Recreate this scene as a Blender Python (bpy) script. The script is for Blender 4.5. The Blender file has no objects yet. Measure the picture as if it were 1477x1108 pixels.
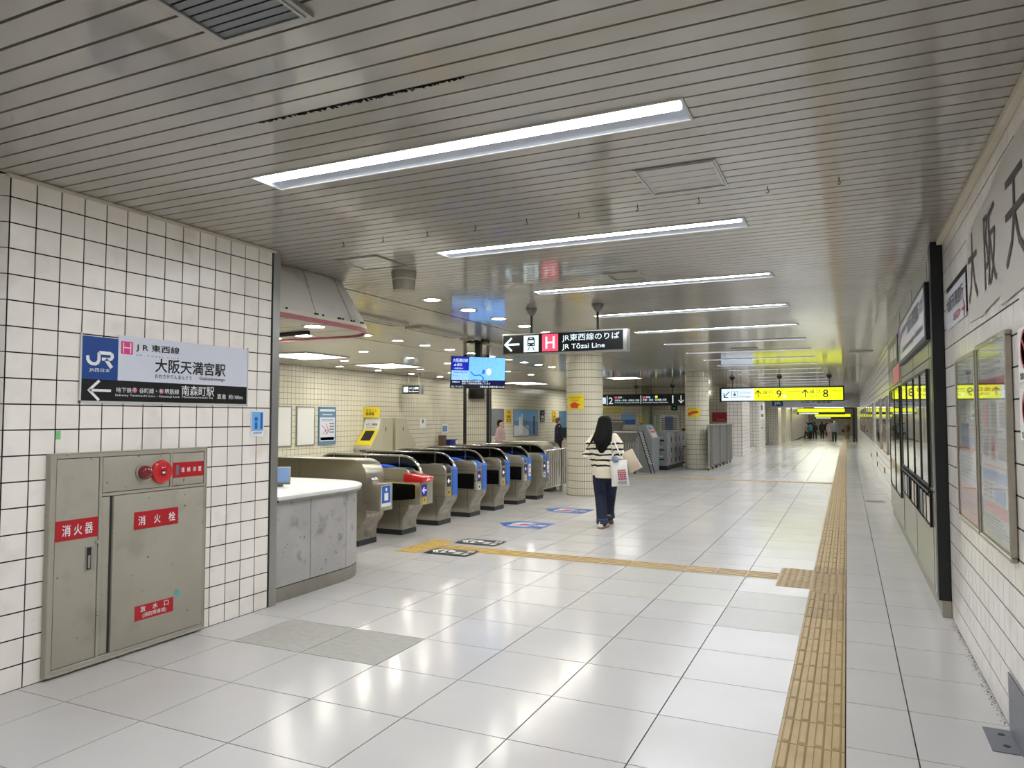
import bpy, bmesh, math, random
from mathutils import Vector, Matrix, noise
random.seed(7)
S = bpy.context.scene
COL = S.collection
# ------------------------------------------------------------------ camera, world, exposure
YAW, PITCH, ROLL, CAMZ = .432888, .0466946, .0003, 1.561
FWD = Vector((-math.sin(YAW)*math.cos(PITCH), math.cos(YAW)*math.cos(PITCH), math.sin(PITCH)))
RT = Vector((math.cos(YAW), math.sin(YAW), 0)); UP = RT.cross(FWD)
cd = bpy.data.cameras.new('camera'); cam = bpy.data.objects.new('camera', cd); COL.objects.link(cam)
cd.sensor_width = 36; cd.lens = 1043.5/1477*36; cd.clip_start = .05; cd.clip_end = 300
cam.matrix_world = Matrix(((RT.x, UP.x, -FWD.x, 0), (RT.y, UP.y, -FWD.y, 0), (RT.z, UP.z, -FWD.z, CAMZ), (0, 0, 0, 1)))
S.camera = cam
w = bpy.data.worlds.new('world'); S.world = w; w.use_nodes = True
w.node_tree.nodes['Background'].inputs[0].default_value = (.8, .85, .9, 1)
w.node_tree.nodes['Background'].inputs[1].default_value = .02
S.view_settings.view_transform = 'Standard'; S.view_settings.look = 'None'
S.view_settings.gamma = 1; S.view_settings.use_curve_mapping = False
S.view_settings.exposure = -0.08
TUBE = 45.0        # strength of the fluorescent tubes
DOWN = 120.0        # strength of the round downlights
PANEL = 10.5        # strength of the square panel lights
# ------------------------------------------------------------------ materials
def lin(c): return tuple((x/255/12.92 if x/255 <= .04045 else ((x/255+.055)/1.055)**2.4) for x in c)
MATS = {}
def mat(name, rgb, rough=.5, metal=0, var=0, vscale=3, dirt=None, dirtscale=2, dirtamt=.5, bump=0, bscale=40,
        coat=0, coatr=.1, rnd=0, emit=None, estr=0, spec=.5, rvar=0, stretch=(1, 1, 1), trans=0, spots=None):
    m = bpy.data.materials.new(name); m.use_nodes = True; MATS[name] = m
    nt = m.node_tree; N = nt.nodes; L = nt.links; b = N['Principled BSDF']
    c = (*lin(rgb), 1); b.inputs['Base Color'].default_value = c
    b.inputs['Roughness'].default_value = rough; b.inputs['Metallic'].default_value = metal
    b.inputs['Specular IOR Level'].default_value = spec
    b.inputs['Coat Weight'].default_value = coat; b.inputs['Coat Roughness'].default_value = coatr
    if trans:
        b.inputs['Transmission Weight'].default_value = trans; b.inputs['IOR'].default_value = 1.45
    if emit:
        b.inputs['Emission Color'].default_value = (*lin(emit), 1); b.inputs['Emission Strength'].default_value = estr
    tc = N.new('ShaderNodeTexCoord'); mp = N.new('ShaderNodeMapping'); mp.inputs['Scale'].default_value = stretch
    g = N.new('ShaderNodeNewGeometry'); L.new(g.outputs['Position'], mp.inputs[0])
    def nz(scale, det=3):
        n = N.new('ShaderNodeTexNoise'); n.inputs['Scale'].default_value = scale; n.inputs['Detail'].default_value = det
        L.new(mp.outputs[0], n.inputs['Vector']); return n.outputs['Fac']
    out = None
    def mixc(fac, a, bcol):
        x = N.new('ShaderNodeMix'); x.data_type = 'RGBA'; L.new(fac, x.inputs[0])
        if a is None: x.inputs[6].default_value = c
        else: L.new(a, x.inputs[6])
        x.inputs[7].default_value = bcol; return x.outputs[2]
    if var:
        r = N.new('ShaderNodeMapRange'); L.new(nz(vscale), r.inputs[0]); r.inputs[1].default_value = .35; r.inputs[2].default_value = .65
        out = mixc(r.outputs[0], out, tuple(x*(1-var) for x in c[:3])+(1,))
    if dirt:
        r = N.new('ShaderNodeMapRange'); L.new(nz(dirtscale, 6), r.inputs[0]); r.inputs[1].default_value = .56; r.inputs[2].default_value = .74
        r.inputs[4].default_value = dirtamt
        out = mixc(r.outputs[0], out, (*lin(dirt), 1))
    if spots:
        r = N.new('ShaderNodeMapRange'); L.new(nz(22, 2), r.inputs[0]); r.inputs[1].default_value = .72; r.inputs[2].default_value = .76
        out = mixc(r.outputs[0], out, (*lin(spots), 1))
    if rnd:
        oi = N.new('ShaderNodeObjectInfo'); h = N.new('ShaderNodeHueSaturation'); r = N.new('ShaderNodeMapRange')
        L.new(oi.outputs['Random'], r.inputs[0]); r.inputs[3].default_value = 1-rnd; r.inputs[4].default_value = 1+rnd
        L.new(r.outputs[0], h.inputs['Value'])
        if out is None: h.inputs['Color'].default_value = c
        else: L.new(out, h.inputs['Color'])
        out = h.outputs[0]
    if out is not None: L.new(out, b.inputs['Base Color'])
    if rvar:
        r = N.new('ShaderNodeMapRange'); L.new(nz(2.2, 4), r.inputs[0]); r.inputs[1].default_value = .3; r.inputs[2].default_value = .7
        r.inputs[3].default_value = rough; r.inputs[4].default_value = rough+rvar; L.new(r.outputs[0], b.inputs['Roughness'])
    if bump:
        bp = N.new('ShaderNodeBump'); bp.inputs['Strength'].default_value = bump; bp.inputs['Distance'].default_value = .01
        L.new(nz(bscale), bp.inputs['Height']); L.new(bp.outputs[0], b.inputs['Normal'])
    return m
mat('floor_tile', (203, 200, 197), .14, var=.05, vscale=1.2, dirt=(190, 182, 170), dirtscale=.6, dirtamt=.3, rnd=.02, rvar=.06, spec=.32)
mat('floor_dull', (172, 170, 162), .5, var=.12, vscale=14, rnd=.04, stretch=(1, 2.5, 1), bump=.15, bscale=60)
mat('floor_semi', (190, 188, 181), .32, var=.06, vscale=14, rnd=.03, stretch=(1, 2.5, 1))
mat('floor_joint', (34, 28, 24), .8)
mat('wall_tile', (246, 239, 230), .22, var=.05, vscale=5, dirt=(188, 174, 156), dirtscale=3, dirtamt=.35, rnd=.03, bump=.05, bscale=12)
mat('wall_tile_bright', (238, 233, 226), .16, var=.06, vscale=6, dirt=(190, 180, 165), dirtscale=2.5, dirtamt=.4, rnd=.03, bump=.06, bscale=14)
mat('wall_tile_cream', (222, 216, 196), .2, var=.06, vscale=2, rnd=.03)
mat('grout', (24, 17, 18), .9)
mat('grout_light', (120, 116, 108), .8)
mat('slat', (163, 159, 149), .4, var=.05, vscale=1.5, dirt=(132, 122, 106), dirtscale=.9, dirtamt=.4, coat=.9, coatr=.085, rnd=.015)
mat('gap_dark', (20, 18, 17), .9)
mat('tactile_rim', (134, 108, 68), .8)
mat('plate_grey', (128, 130, 138), .45, metal=.4)
mat('tactile', (182, 156, 108), .42, var=.1, vscale=9, dirt=(150, 118, 74), dirtscale=5, dirtamt=.5, rnd=.04)
mat('tactile_yellow', (196, 162, 84), .45, var=.08, vscale=9, rnd=.03)
mat('tactile_worn', (170, 145, 104), .5, var=.15, vscale=12, rnd=.04)
mat('steel', (184, 179, 164), .27, metal=1, var=.1, vscale=4, rvar=.1, stretch=(.3, .3, 6))
mat('steel_worn', (168, 162, 150), .34, metal=1, var=.25, vscale=14, dirt=(110, 100, 88), dirtscale=6, dirtamt=.6)
mat('steel_bright', (205, 203, 198), .2, metal=1)
mat('alu', (170, 170, 166), .35, metal=.8)
mat('black', (14, 14, 15), .45)
mat('black_gloss', (8, 8, 10), .1, coat=.5)
mat('black_metal', (12, 13, 18), .35)
mat('plinth', (40, 42, 46), .45)
mat('cabinet', (168, 162, 147), .42, spots=(70, 60, 48), var=.07, vscale=3, dirt=(128, 120, 104), dirtscale=4, dirtamt=.4)
mat('cabinet_dark', (52, 50, 46), .6)
mat('counter_panel', (180, 177, 174), .42, spots=(70, 66, 62), metal=.1, var=.14, vscale=3, dirt=(92, 88, 84), dirtscale=7, dirtamt=.65)
mat('counter_base', (150, 144, 132), .4, metal=.3, var=.15, vscale=6, dirt=(110, 100, 88), dirtscale=4, dirtamt=.5)
mat('counter_top', (222, 224, 222), .3, var=.05, vscale=6)
mat('canopy', (226, 222, 214), .4, metal=0, var=.06, vscale=2, dirt=(120, 114, 104), dirtscale=2)
mat('pink_band', (176, 104, 112), .5, var=.12, vscale=14)
mat('cream_panel', (205, 198, 178), .5, var=.04)
mat('red', (178, 22, 34), .35); mat('red_bright', (205, 32, 40), .25, coat=.4)
mat('lamp_red', (120, 14, 22), .12, coat=.8)
mat('white_print', (236, 236, 236), .4); mat('white', (226, 226, 222), .4); mat('black_print', (22, 22, 24), .4)
mat('offwhite', (205, 204, 196), .45)
mat('grey_print', (110, 112, 116), .5)
mat('jr_blue', (28, 70, 140), .3); mat('sign_white', (214, 217, 228), .25); mat('pink', (222, 58, 132), .35)
mat('sign_black', (16, 17, 20), .3)
mat('gate_blue', (38, 98, 190), .35); mat('pale_blue', (120, 180, 228), .4); mat('poster_blue', (92, 130, 158), .4)
mat('navy', (30, 44, 120), .4)
mat('yellow', (232, 208, 40), .4); mat('yellow_deep', (214, 178, 40), .45); mat('orange_red', (206, 70, 36), .45)
mat('beige', (186, 180, 156), .45, var=.05, vscale=2)
mat('banner', (198, 192, 184), .55, var=.05, vscale=2.5, bump=.25, bscale=4); mat('banner_print', (62, 52, 52), .6)
mat('tape', (200, 200, 196), .25)
mat('green_tape', (130, 200, 130), .5)
mat('locker_grey', (132, 136, 138), .4, var=.05); mat('partition', (124, 122, 118), .4, metal=.4, var=.1, vscale=5, stretch=(1, 1, .2))
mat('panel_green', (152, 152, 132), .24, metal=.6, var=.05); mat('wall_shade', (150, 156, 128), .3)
mat('soot', (18, 15, 13), .95)
mat('speaker', (150, 145, 130), .5); mat('dome', (128, 126, 120), .4)
mat('e_tube', (255, 255, 255), .5, emit=(246, 250, 255), estr=TUBE)
mat('e_down', (255, 255, 255), .5, emit=(255, 252, 240), estr=DOWN)
mat('e_far', (255, 255, 255), .5, emit=(255, 255, 236), estr=18)
mat('e_panel', (255, 255, 255), .5, emit=(255, 255, 246), estr=PANEL)
mat('reflector', (206, 212, 224), .4)
mat('e_yellow', (235, 240, 10), .4, emit=(234, 242, 0), estr=1.1); mat('e_white', (225, 240, 250), .4, emit=(206, 226, 244), estr=1.05)
mat('e_letter', (220, 235, 240), .4, emit=(208, 228, 232), estr=.8); mat('e_pink', (240, 80, 110), .4, emit=(238, 74, 104), estr=.8)
mat('e_screen', (120, 180, 250), .2, emit=(104, 172, 252), estr=1.2); mat('e_navy', (10, 30, 160), .2, emit=(14, 34, 170), estr=.9)
mat('e_dark', (16, 20, 60), .2, emit=(18, 22, 70), estr=.8); mat('e_blueglow', (60, 60, 255), .3, emit=(70, 60, 255), estr=1.6)
mat('e_violet', (150, 140, 255), .3, emit=(160, 150, 255), estr=1.4)
mat('skin', (205, 160, 135), .5); mat('hair', (9, 7, 7), .75, spec=.25, var=.3, vscale=60, stretch=(1, 1, .05))
mat('denim', (19, 29, 56), .8, var=.25, vscale=12, bump=.3, bscale=60); mat('denim_cuff', (48, 60, 88), .8)
mat('shoe', (232, 224, 212), .55); mat('sole', (150, 120, 100), .6)
mat('tote', (200, 184, 160), .8, var=.05, bump=.3, bscale=30); mat('tote_pale', (226, 224, 218), .7, bump=.2, bscale=20)
mat('print_red', (170, 60, 84), .6); mat('scarf', (120, 138, 165), .9, bump=.6, bscale=50)
for n, c in dict(coat_grey=(104, 108, 118), cloth_black=(26, 25, 28), cloth_dark=(44, 38, 40), cloth_teal=(48, 110, 118), cloth_pale=(190, 170, 166),
                 cloth_brown=(96, 78, 66), cloth_navy=(20, 24, 44), cloth_pink=(176, 150, 150), cloth_tan=(140, 124, 100)).items(): mat(n, c, .85, var=.1, vscale=10)
mat('glass', (250, 252, 252), .02, trans=1.0, spec=.5); MATS['glass'].node_tree.nodes['Principled BSDF'].inputs['IOR'].default_value = 1.17
# striped knit
def striped():
    m = mat('knit', (232, 224, 202), .9); nt = m.node_tree; N = nt.nodes; L = nt.links
    tc = N.new('ShaderNodeNewGeometry'); sp = N.new('ShaderNodeSeparateXYZ'); L.new(tc.outputs['Position'], sp.inputs[0])
    def M(op, a, b):
        x = N.new('ShaderNodeMath'); x.operation = op
        for i, v in enumerate((a, b)):
            if isinstance(v, (int, float)): x.inputs[i].default_value = v
            else: L.new(v, x.inputs[i])
        return x.outputs[0]
    nzt = N.new('ShaderNodeTexNoise'); nzt.inputs['Scale'].default_value = 5
    z = M('ADD', sp.outputs['Z'], M('MULTIPLY', M('SUBTRACT', nzt.outputs['Fac'], .5), .05))
    fr = M('FRACT', M('DIVIDE', M('SUBTRACT', z, .865), .079), 0)
    on = M('MULTIPLY', M('MULTIPLY', M('LESS_THAN', fr, .33), M('GREATER_THAN', z, .86)), M('LESS_THAN', z, 1.235))
    x = N.new('ShaderNodeMix'); x.data_type = 'RGBA'; L.new(on, x.inputs[0])
    x.inputs[6].default_value = (*lin((232, 224, 202)), 1); x.inputs[7].default_value = (*lin((26, 24, 30)), 1)
    L.new(x.outputs[2], N['Principled BSDF'].inputs['Base Color'])
striped()
# ------------------------------------------------------------------ mesh helpers
class MB:
    def __init__(s): s.v = []; s.f = []; s.m = []; s.mi = 0
    def add(s, vs, fs):
        o = len(s.v); s.v += [tuple(v) for v in vs]; s.f += [tuple(i+o for i in f) for f in fs]; s.m += [s.mi]*len(fs); return s
    def box(s, x0, x1, y0, y1, z0, z1, M=None):
        vs = [Vector((x, y, z)) for z in (z0, z1) for y in (y0, y1) for x in (x0, x1)]
        if M: vs = [M @ v for v in vs]
        return s.add(vs, [(0, 2, 3, 1), (4, 5, 7, 6), (0, 1, 5, 4), (2, 6, 7, 3), (0, 4, 6, 2), (1, 3, 7, 5)])
    def tube(s, pts, r, n=8, closed=False, flat=None):
        pts = [Vector(p) for p in pts]; k = len(pts); rs = r if isinstance(r, (list, tuple)) else [r]*k
        rings = []
        up0 = None
        for i, p in enumerate(pts):
            a = pts[i-1] if (i or closed) else p; b = pts[(i+1) % k] if (i < k-1 or closed) else p
            t = (b-a).normalized()
            ref = Vector((0, 0, 1)) if abs(t.z) < .9 else Vector((0, 1, 0))
            if up0 is not None and flat is None:
                ref = up0
            u = (ref - t*ref.dot(t)).normalized(); up0 = u; v = t.cross(u)
            ri = rs[i]; ra, rb = ri if isinstance(ri, (list, tuple)) else (ri, ri)
            rings.append([p + v*ra*math.cos(2*math.pi*j/n) + u*rb*math.sin(2*math.pi*j/n) for j in range(n)])
        vs = [q for R in rings for q in R]; fs = []
        for i in range(k if closed else k-1):
            a = i*n; b = ((i+1) % k)*n
            fs += [(a+j, a+(j+1) % n, b+(j+1) % n, b+j) for j in range(n)]
        if not closed: fs += [tuple(reversed(range(n))), tuple(range((k-1)*n, k*n))]
        return s.add(vs, fs)
    def rings(s, R, cap=True):
        n = len(R[0]); vs = [q for r in R for q in r]; fs = []
        for i in range(len(R)-1):
            a = i*n; b = a+n; fs += [(a+j, a+(j+1) % n, b+(j+1) % n, b+j) for j in range(n)]
        if cap: fs += [tuple(reversed(range(n))), tuple(range((len(R)-1)*n, len(R)*n))]
        return s.add(vs, fs)
    def cyl(s, c, r, z0, z1, n=24, r2=None):
        r2 = r if r2 is None else r2
        return s.rings([[(c[0]+q*math.cos(2*math.pi*j/n), c[1]+q*math.sin(2*math.pi*j/n), z) for j in range(n)] for q, z in ((r, z0), (r2, z1))])
    def prism(s, pts, fn, d0, d1):      # pts: 2-D outline, fn(a,b,d)->3-D
        n = len(pts); vs = [fn(a, b, d0) for a, b in pts]+[fn(a, b, d1) for a, b in pts]
        return s.add(vs, [tuple(range(n))[::-1], tuple(range(n, 2*n))]+[(i, (i+1) % n, n+(i+1) % n, n+i) for i in range(n)])
WL = {}
def wloc(o): return WL.get(o.name, Vector((0, 0, 0))) if o else Vector((0, 0, 0))
def link(o, parent, at):
    COL.objects.link(o)
    if parent: o.parent = parent
    o.location = Vector(at) - wloc(parent); WL[o.name] = Vector(at)
def fixn(me):
    bm = bmesh.new(); bm.from_mesh(me); bmesh.ops.recalc_face_normals(bm, faces=bm.faces); bm.to_mesh(me); bm.free()
def build(name, mb, m, parent=None, bevel=0, smooth=False, kind=None, label=None, seg=2, cat=None, group=None, base=False):
    xs = [v[0] for v in mb.v]; ys = [v[1] for v in mb.v]; zs = [v[2] for v in mb.v]
    c = Vector(((min(xs)+max(xs))/2, (min(ys)+max(ys))/2, min(zs) if (base or parent is None) else (min(zs)+max(zs))/2))
    me = bpy.data.meshes.new(name); me.from_pydata([Vector(v)-c for v in mb.v], [], mb.f)
    ms = m if isinstance(m, (list, tuple)) else [m]
    for q in ms: me.materials.append(MATS[q])
    if len(ms) > 1: me.polygons.foreach_set('material_index', mb.m)
    bm = bmesh.new(); bm.from_mesh(me); bmesh.ops.recalc_face_normals(bm, faces=bm.faces)
    if bevel: bmesh.ops.bevel(bm, geom=[e for e in bm.edges if len(e.link_faces) == 2 and e.calc_face_angle(0) > .5], offset=bevel, segments=seg, affect='EDGES', profile=.5, clamp_overlap=True)
    bm.to_mesh(me); bm.free()
    if smooth or bevel:
        for p in me.polygons: p.use_smooth = True
        me.set_sharp_from_angle(angle=math.radians(35))
    o = bpy.data.objects.new(name, me); link(o, parent, c)
    if kind: o['kind'] = kind
    if label: o['label'] = label
    if cat: o['category'] = cat
    if group: o['group'] = group
    return o
def thing(name, label, cat, loc, group=None, rotz=0):
    o = bpy.data.objects.new(name, None); COL.objects.link(o); o.location = loc; o.empty_display_size = .1
    o.rotation_euler = (0, 0, rotz)
    o['label'] = label; o['category'] = cat
    if group: o['group'] = group
    WL[o.name] = Vector(loc); return o
def copy_tree(o, parent=None):
    c = o.copy(); COL.objects.link(c); c.parent = parent
    for ch in list(o.children): copy_tree(ch, c)
    return c
def dup(root, loc, label=None, group=None, rotz=None):
    c = copy_tree(root); c.location = loc; WL[c.name] = Vector(loc)
    if label: c['label'] = label
    if group: c['group'] = group
    if rotz is not None: c.rotation_euler = (0, 0, rotz)
    return c
ORD = 'first second third fourth fifth sixth seventh eighth ninth tenth eleventh twelfth thirteenth fourteenth fifteenth sixteenth seventeenth eighteenth nineteenth twentieth'.split()
class Face:
    """a plane in the scene: origin O, right R, up U, outward normal N; lengths in metres"""
    def __init__(s, O, R, U=(0, 0, 1)): s.O = Vector(O); s.R = Vector(R).normalized(); s.U = Vector(U).normalized(); s.N = s.R.cross(s.U)
    def p(s, a, b, d=0): return s.O+s.R*a+s.U*b+s.N*d
    def box(s, mb, a0, a1, b0, b1, d0, d1):
        vs = [s.p(a, b, d) for d in (d0, d1) for b in (b0, b1) for a in (a0, a1)]
        mb.add(vs, [(0, 2, 3, 1), (4, 5, 7, 6), (0, 1, 5, 4), (2, 6, 7, 3), (0, 4, 6, 2), (1, 3, 7, 5)]); return mb
    def rect(s, name, m, parent, a0, a1, b0, b1, d=.002, t=.001, **k): return build(name, s.box(MB(), a0, a1, b0, b1, d-t, d), m, parent, **k)
    def poly(s, mb, pts, d0=.001, d1=.002): return mb.prism(pts, s.p, d0, d1)
    def disc(s, mb, a, b, r, d0, d1, n=24, rb=None): return s.poly(mb, [(a+r*math.cos(2*math.pi*i/n), b+(rb or r)*math.sin(2*math.pi*i/n)) for i in range(n)], d0, d1)
    def stroke(s, mb, pts, w, d0=.001, d1=.002):
        pts = [Vector(p) for p in pts]; L = []; Rr = []
        for i, p in enumerate(pts):
            t1 = (p-pts[i-1]).normalized() if i else None; t2 = (pts[i+1]-p).normalized() if i < len(pts)-1 else None
            t = (t1+t2).normalized() if (t1 and t2) else (t1 or t2); nn = Vector((-t.y, t.x))
            k = 1/max(.5, abs(t.dot(t1 or t2))); L.append(p+nn*w/2*k); Rr.append(p-nn*w/2*k)
        for i in range(len(pts)-1): s.poly(mb, [L[i], L[i+1], Rr[i+1], Rr[i]], d0, d1)
        return mb
    def txt(s, body, m, parent, a0, a1, b0, b1, d=.003, name='lettering', bold=0, t=0.0):
        c = bpy.data.curves.new('t', 'FONT'); c.body = body; c.size = 1; c.resolution_u = 2
        o = bpy.data.objects.new('t', c); COL.objects.link(o)
        dg = bpy.context.evaluated_depsgraph_get(); me = bpy.data.meshes.new_from_object(o.evaluated_get(dg))
        bpy.data.objects.remove(o); bpy.data.curves.remove(c)
        if not me.vertices: return None
        if bold > 0:
            V0 = [v.co.copy() for v in me.vertices]; F0_ = [tuple(p.vertices) for p in me.polygons]; nv = len(V0); k = bold*.9
            VV = []; FF = []
            for q, (dx, dy) in enumerate(((0, 0), (k, 0), (-k, 0), (0, k), (0, -k))): VV += [Vector((v.x+dx, v.y+dy, q*1e-4)) for v in V0]; FF += [tuple(i+q*nv for i in f) for f in F0_]
            me = bpy.data.meshes.new('t'); me.from_pydata(VV, [], FF)
        xs = [v.co.x for v in me.vertices]; ys = [v.co.y for v in me.vertices]
        x0, x1, y0, y1 = min(xs), max(xs), min(ys), max(ys)
        kx = (a1-a0)/max(1e-6, x1-x0); ky = (b1-b0)/max(1e-6, y1-y0)
        ctr = s.p((a0+a1)/2, (b0+b1)/2, d)
        for v in me.vertices:
            v.co = s.p(a0+(v.co.x-x0)*kx, b0+(v.co.y-y0)*ky, d+v.co.z)-ctr
        me.name = name; me.materials.clear(); me.materials.append(MATS[m])
        o = bpy.data.objects.new(name, me); link(o, parent, ctr); return o
def arrow(F, mb, a, b, L, w, d0=.001, d1=.002, ang=0):
    """arrow with its tip at (a,b) pointing left, turned by ang"""
    ca, sa = math.cos(ang), math.sin(ang)
    T = lambda x, y: (a+x*ca-y*sa, b+x*sa+y*ca)
    F.stroke(mb, [T(.02*L, 0), T(L, 0)], w, d0, d1)
    F.stroke(mb, [T(.45*L, .42*L), T(0, 0), T(.45*L, -.42*L)], w, d0, d1*1.0)
    return mb
# ------------------------------------------------------------------ setting
XL, XR, ZC = -4.364, .72, 2.97
XB = -13.4                     # far wall of the ticket gate area
YE = 98.0
def fz(y):                      # the passage falls gently beyond 40 m
    return 0 if y < 40 else -.015*min(y-40, 34)
def inview(x, y, z, mx=40, my=40):
    V = Vector((x, y, z-CAMZ)); d = V.dot(FWD)
    if d < .3: return None
    px = 738.5+1043.5*V.dot(RT)/d; py = 554-1043.5*V.dot(UP)/d
    return d if -mx < px < 1477+mx and -my < py < 1108+my else None
def struct(name, mb, m, parent=None, **k):
    return build(name, mb, m, parent, kind='structure' if parent is None else None, **k)
# floor --------------------------------------------------
f = MB()
ys = [-5, 40, 74, YE]
for y0, y1 in ((-5, 40), (40, 74), (74, YE)):
    z0, z1 = fz(y0)-.006, fz(y1)-.006
    for x0, x1 in ((-14, 1.2),):
        f.add([(x0, y0, z0), (x1, y0, z0), (x1, y1, z1), (x0, y1, z1), (x0, y0, z0-.2), (x1, y0, z0-.2), (x1, y1, z1-.2), (x0, y1, z1-.2)],
              [(0, 1, 2, 3), (7, 6, 5, 4), (0, 4, 5, 1), (3, 2, 6, 7), (0, 3, 7, 4), (1, 5, 6, 2)])
floor = struct('floor', f, 'floor_joint')
def quadbox(mb, x0, x1, y0, y1, h=.0065):
    za, zb = fz(y0), fz(y1)
    mb.add([(x0, y0, za-h), (x1, y0, za-h), (x1, y1, zb-h), (x0, y1, zb-h), (x0, y0, za), (x1, y0, za), (x1, y1, zb), (x0, y1, zb)],
           [(4, 5, 6, 7), (0, 1, 5, 4), (2, 3, 7, 6), (0, 4, 7, 3), (1, 2, 6, 5)])
def shared(name, m, mb, smooth=False):
    me = bpy.data.meshes.new(name); me.from_pydata([Vector(v) for v in mb.v], [], mb.f)
    for q in (m if isinstance(m, (list, tuple)) else [m]): me.materials.append(MATS[q])
    if isinstance(m, (list, tuple)): me.polygons.foreach_set('material_index', mb.m)
    fixn(me); return me
def inst(name, me, parent, at, rot=None):
    o = bpy.data.objects.new(name, me); COL.objects.link(o); o.parent = parent; o.location = Vector(at)-wloc(parent)
    if rot: o.rotation_euler = rot
    return o
G = .0065
cells = []
k0 = -22
xl = [XL]+[-.932+.6*i for i in range(-5, 2)]+[-.335]
xcells = [(xl[i], xl[i+1]) for i in range(len(xl)-1) if xl[i+1]-xl[i] > .05]
xcells += [(-.036, .268), (.268, XR)]
xleft = [(-.932+.6*i, -.932+.6*(i+1)) for i in range(-22, -6)]+[(-.932-3.6, XL)]
for r in range(-15, 157):
    y0 = 3.852+.6*r; y1 = y0+.6
    for (x0, x1) in xcells: cells.append((x0, x1, y0, y1))
    if 4.4 < y0 < 48:
        for (x0, x1) in xleft: cells.append((x0, x1, y0, y1))
dull = set()
for (a, b) in ((-3.632, 4.1), (-3.032, 4.1), (-.632, 6.5), (-1.2, 6.5), (-.632, 5.9), (-1.2, 7.1), (-1.8, 7.1), (-1.8, 6.5)):
    dull.add((round((a+.932)//.6), round((b-3.852)//.6)))
scored = []
rest, rest_d = MB(), MB()
for c in cells:
    x0, x1, y0, y1 = c; d = inview((x0+x1)/2, (y0+y1)/2, 0)
    scored.append((d if d else 999, c))
scored.sort(key=lambda q: q[0])
tm = {}
for i, (d, c) in enumerate(scored):
    x0, x1, y0, y1 = c; key = (round(((x0+x1)/2+.932)//.6), round((y0+.1-3.852)//.6)); isd = key in dull
    if i < 290 and d < 999:
        k = (round(x1-x0, 3), isd and (2 if c[0] < -2.9 else 1))
        if k not in tm: tm[k] = shared('tile', ('floor_dull' if c[0] < -2.9 else 'floor_semi') if isd else 'floor_tile', MB().box(-(x1-x0)/2+G/2, (x1-x0)/2-G/2, -.3+G/2, .3-G/2, -.0065, 0))
        inst('tile', tm[k], floor, ((x0+x1)/2, (y0+y1)/2, 0))
    else: quadbox(rest_d if isd else rest, x0+G/2, x1-G/2, y0+G/2, y1-G/2)
build('far_tiles', rest, 'floor_tile', floor, kind='stuff')
# tactile paving --------------------------------------------------
def bar(mb, cx, cy, w, l, h, z):
    a, b = w/2, l/2; ins = .006
    mb.add([(cx-a, cy-b, z), (cx+a, cy-b, z), (cx+a, cy+b, z), (cx-a, cy+b, z), (cx-a+ins, cy-b+ins, z+h), (cx+a-ins, cy-b+ins, z+h), (cx+a-ins, cy+b-ins, z+h), (cx-a+ins, cy+b-ins, z+h)],
           [(4, 5, 6, 7), (0, 1, 5, 4), (1, 2, 6, 5), (2, 3, 7, 6), (3, 0, 4, 7)])
def dot(mb, cx, cy, r, h, z, n=8):
    mb.rings([[(cx+q*math.cos(2*math.pi*j/n), cy+q*math.sin(2*math.pi*j/n), zz) for j in range(n)] for q, zz in ((r, z), (r*.6, z+h))], cap=True)
guide = MB().box(-.1475, .1475, -.1468, .1468, -.006, .001)
guide.mi = 1
for i in range(4): guide.box(-.112+.0745*i-.0225, -.112+.0745*i+.0225, -.1405, .1405, .001, .0014)
guide.mi = 0
for i in range(4): bar(guide, -.112+.0745*i, 0, .037, .272, .006, .0014)
guide_me = shared('tactile_tile', ['tactile', 'tactile_rim'], guide); guide_w = shared('tactile_tile', ['tactile_worn', 'tactile_rim'], guide); guide_y = shared('tactile_tile', ['tactile_yellow', 'tactile_rim'], guide)
warn = MB().box(-.1475, .1475, -.1475, .1475, -.006, .001)
for i in range(5):
    for j in range(5): dot(warn, -.12+.06*i, -.12+.06*j, .019, .005, .001)
warn_me = shared('tactile_tile', 'tactile_worn', warn); warn_y = shared('tactile_tile', 'tactile_yellow', warn)
XT = -.1865; n_t = 0; far_t = MB()
y = -1.02
while y < YE-2:
    yy = y+.15
    if 7.2 < yy < 8.1: me = warn_me
    elif 6.2 < yy < 7.2 or 8.1 < yy < 8.4: me = guide_w
    else: me = guide_me
    if yy < 33: inst('tactile_tile', me, floor, (XT, yy, 0)); n_t += 1
    else:
        z = fz(yy); za = fz(y); zb = fz(y+.3)
        far_t.add([(XT-.1475, y, za+.001), (XT+.1475, y, za+.001), (XT+.1475, y+.297, zb+.001), (XT-.1475, y+.297, zb+.001)], [(0, 1, 2, 3)])
        for i in range(4): bar(far_t, XT-.112+.0745*i, yy, .036, .272, .005, z+.001)
    y += .3
build('far_tactile_paving', far_t, 'tactile', floor, kind='stuff')
for j in range(3): inst('tactile_tile', warn_me, floor, (-.487, 7.35+.3*j, 0))
x = -.637-.15
while x > -4.5:
    inst('tactile_tile', guide_me if x > -3.2 else guide_y, floor, (x, 7.65, .0012), (0, 0, math.pi/2)); x -= .3
for i in range(2 if False else 1):
    for j in range(3): inst('tactile_tile', warn_y, floor, (x, 7.35+.3*j, .0012))
x = -.487
for j in range(1): inst('tactile_tile', warn_me, floor, (x, 18.9, .0012))
x -= .3
while x > -5.0: inst('tactile_tile', guide_me, floor, (x, 18.9, .0012), (0, 0, math.pi/2)); x -= .3
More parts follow.
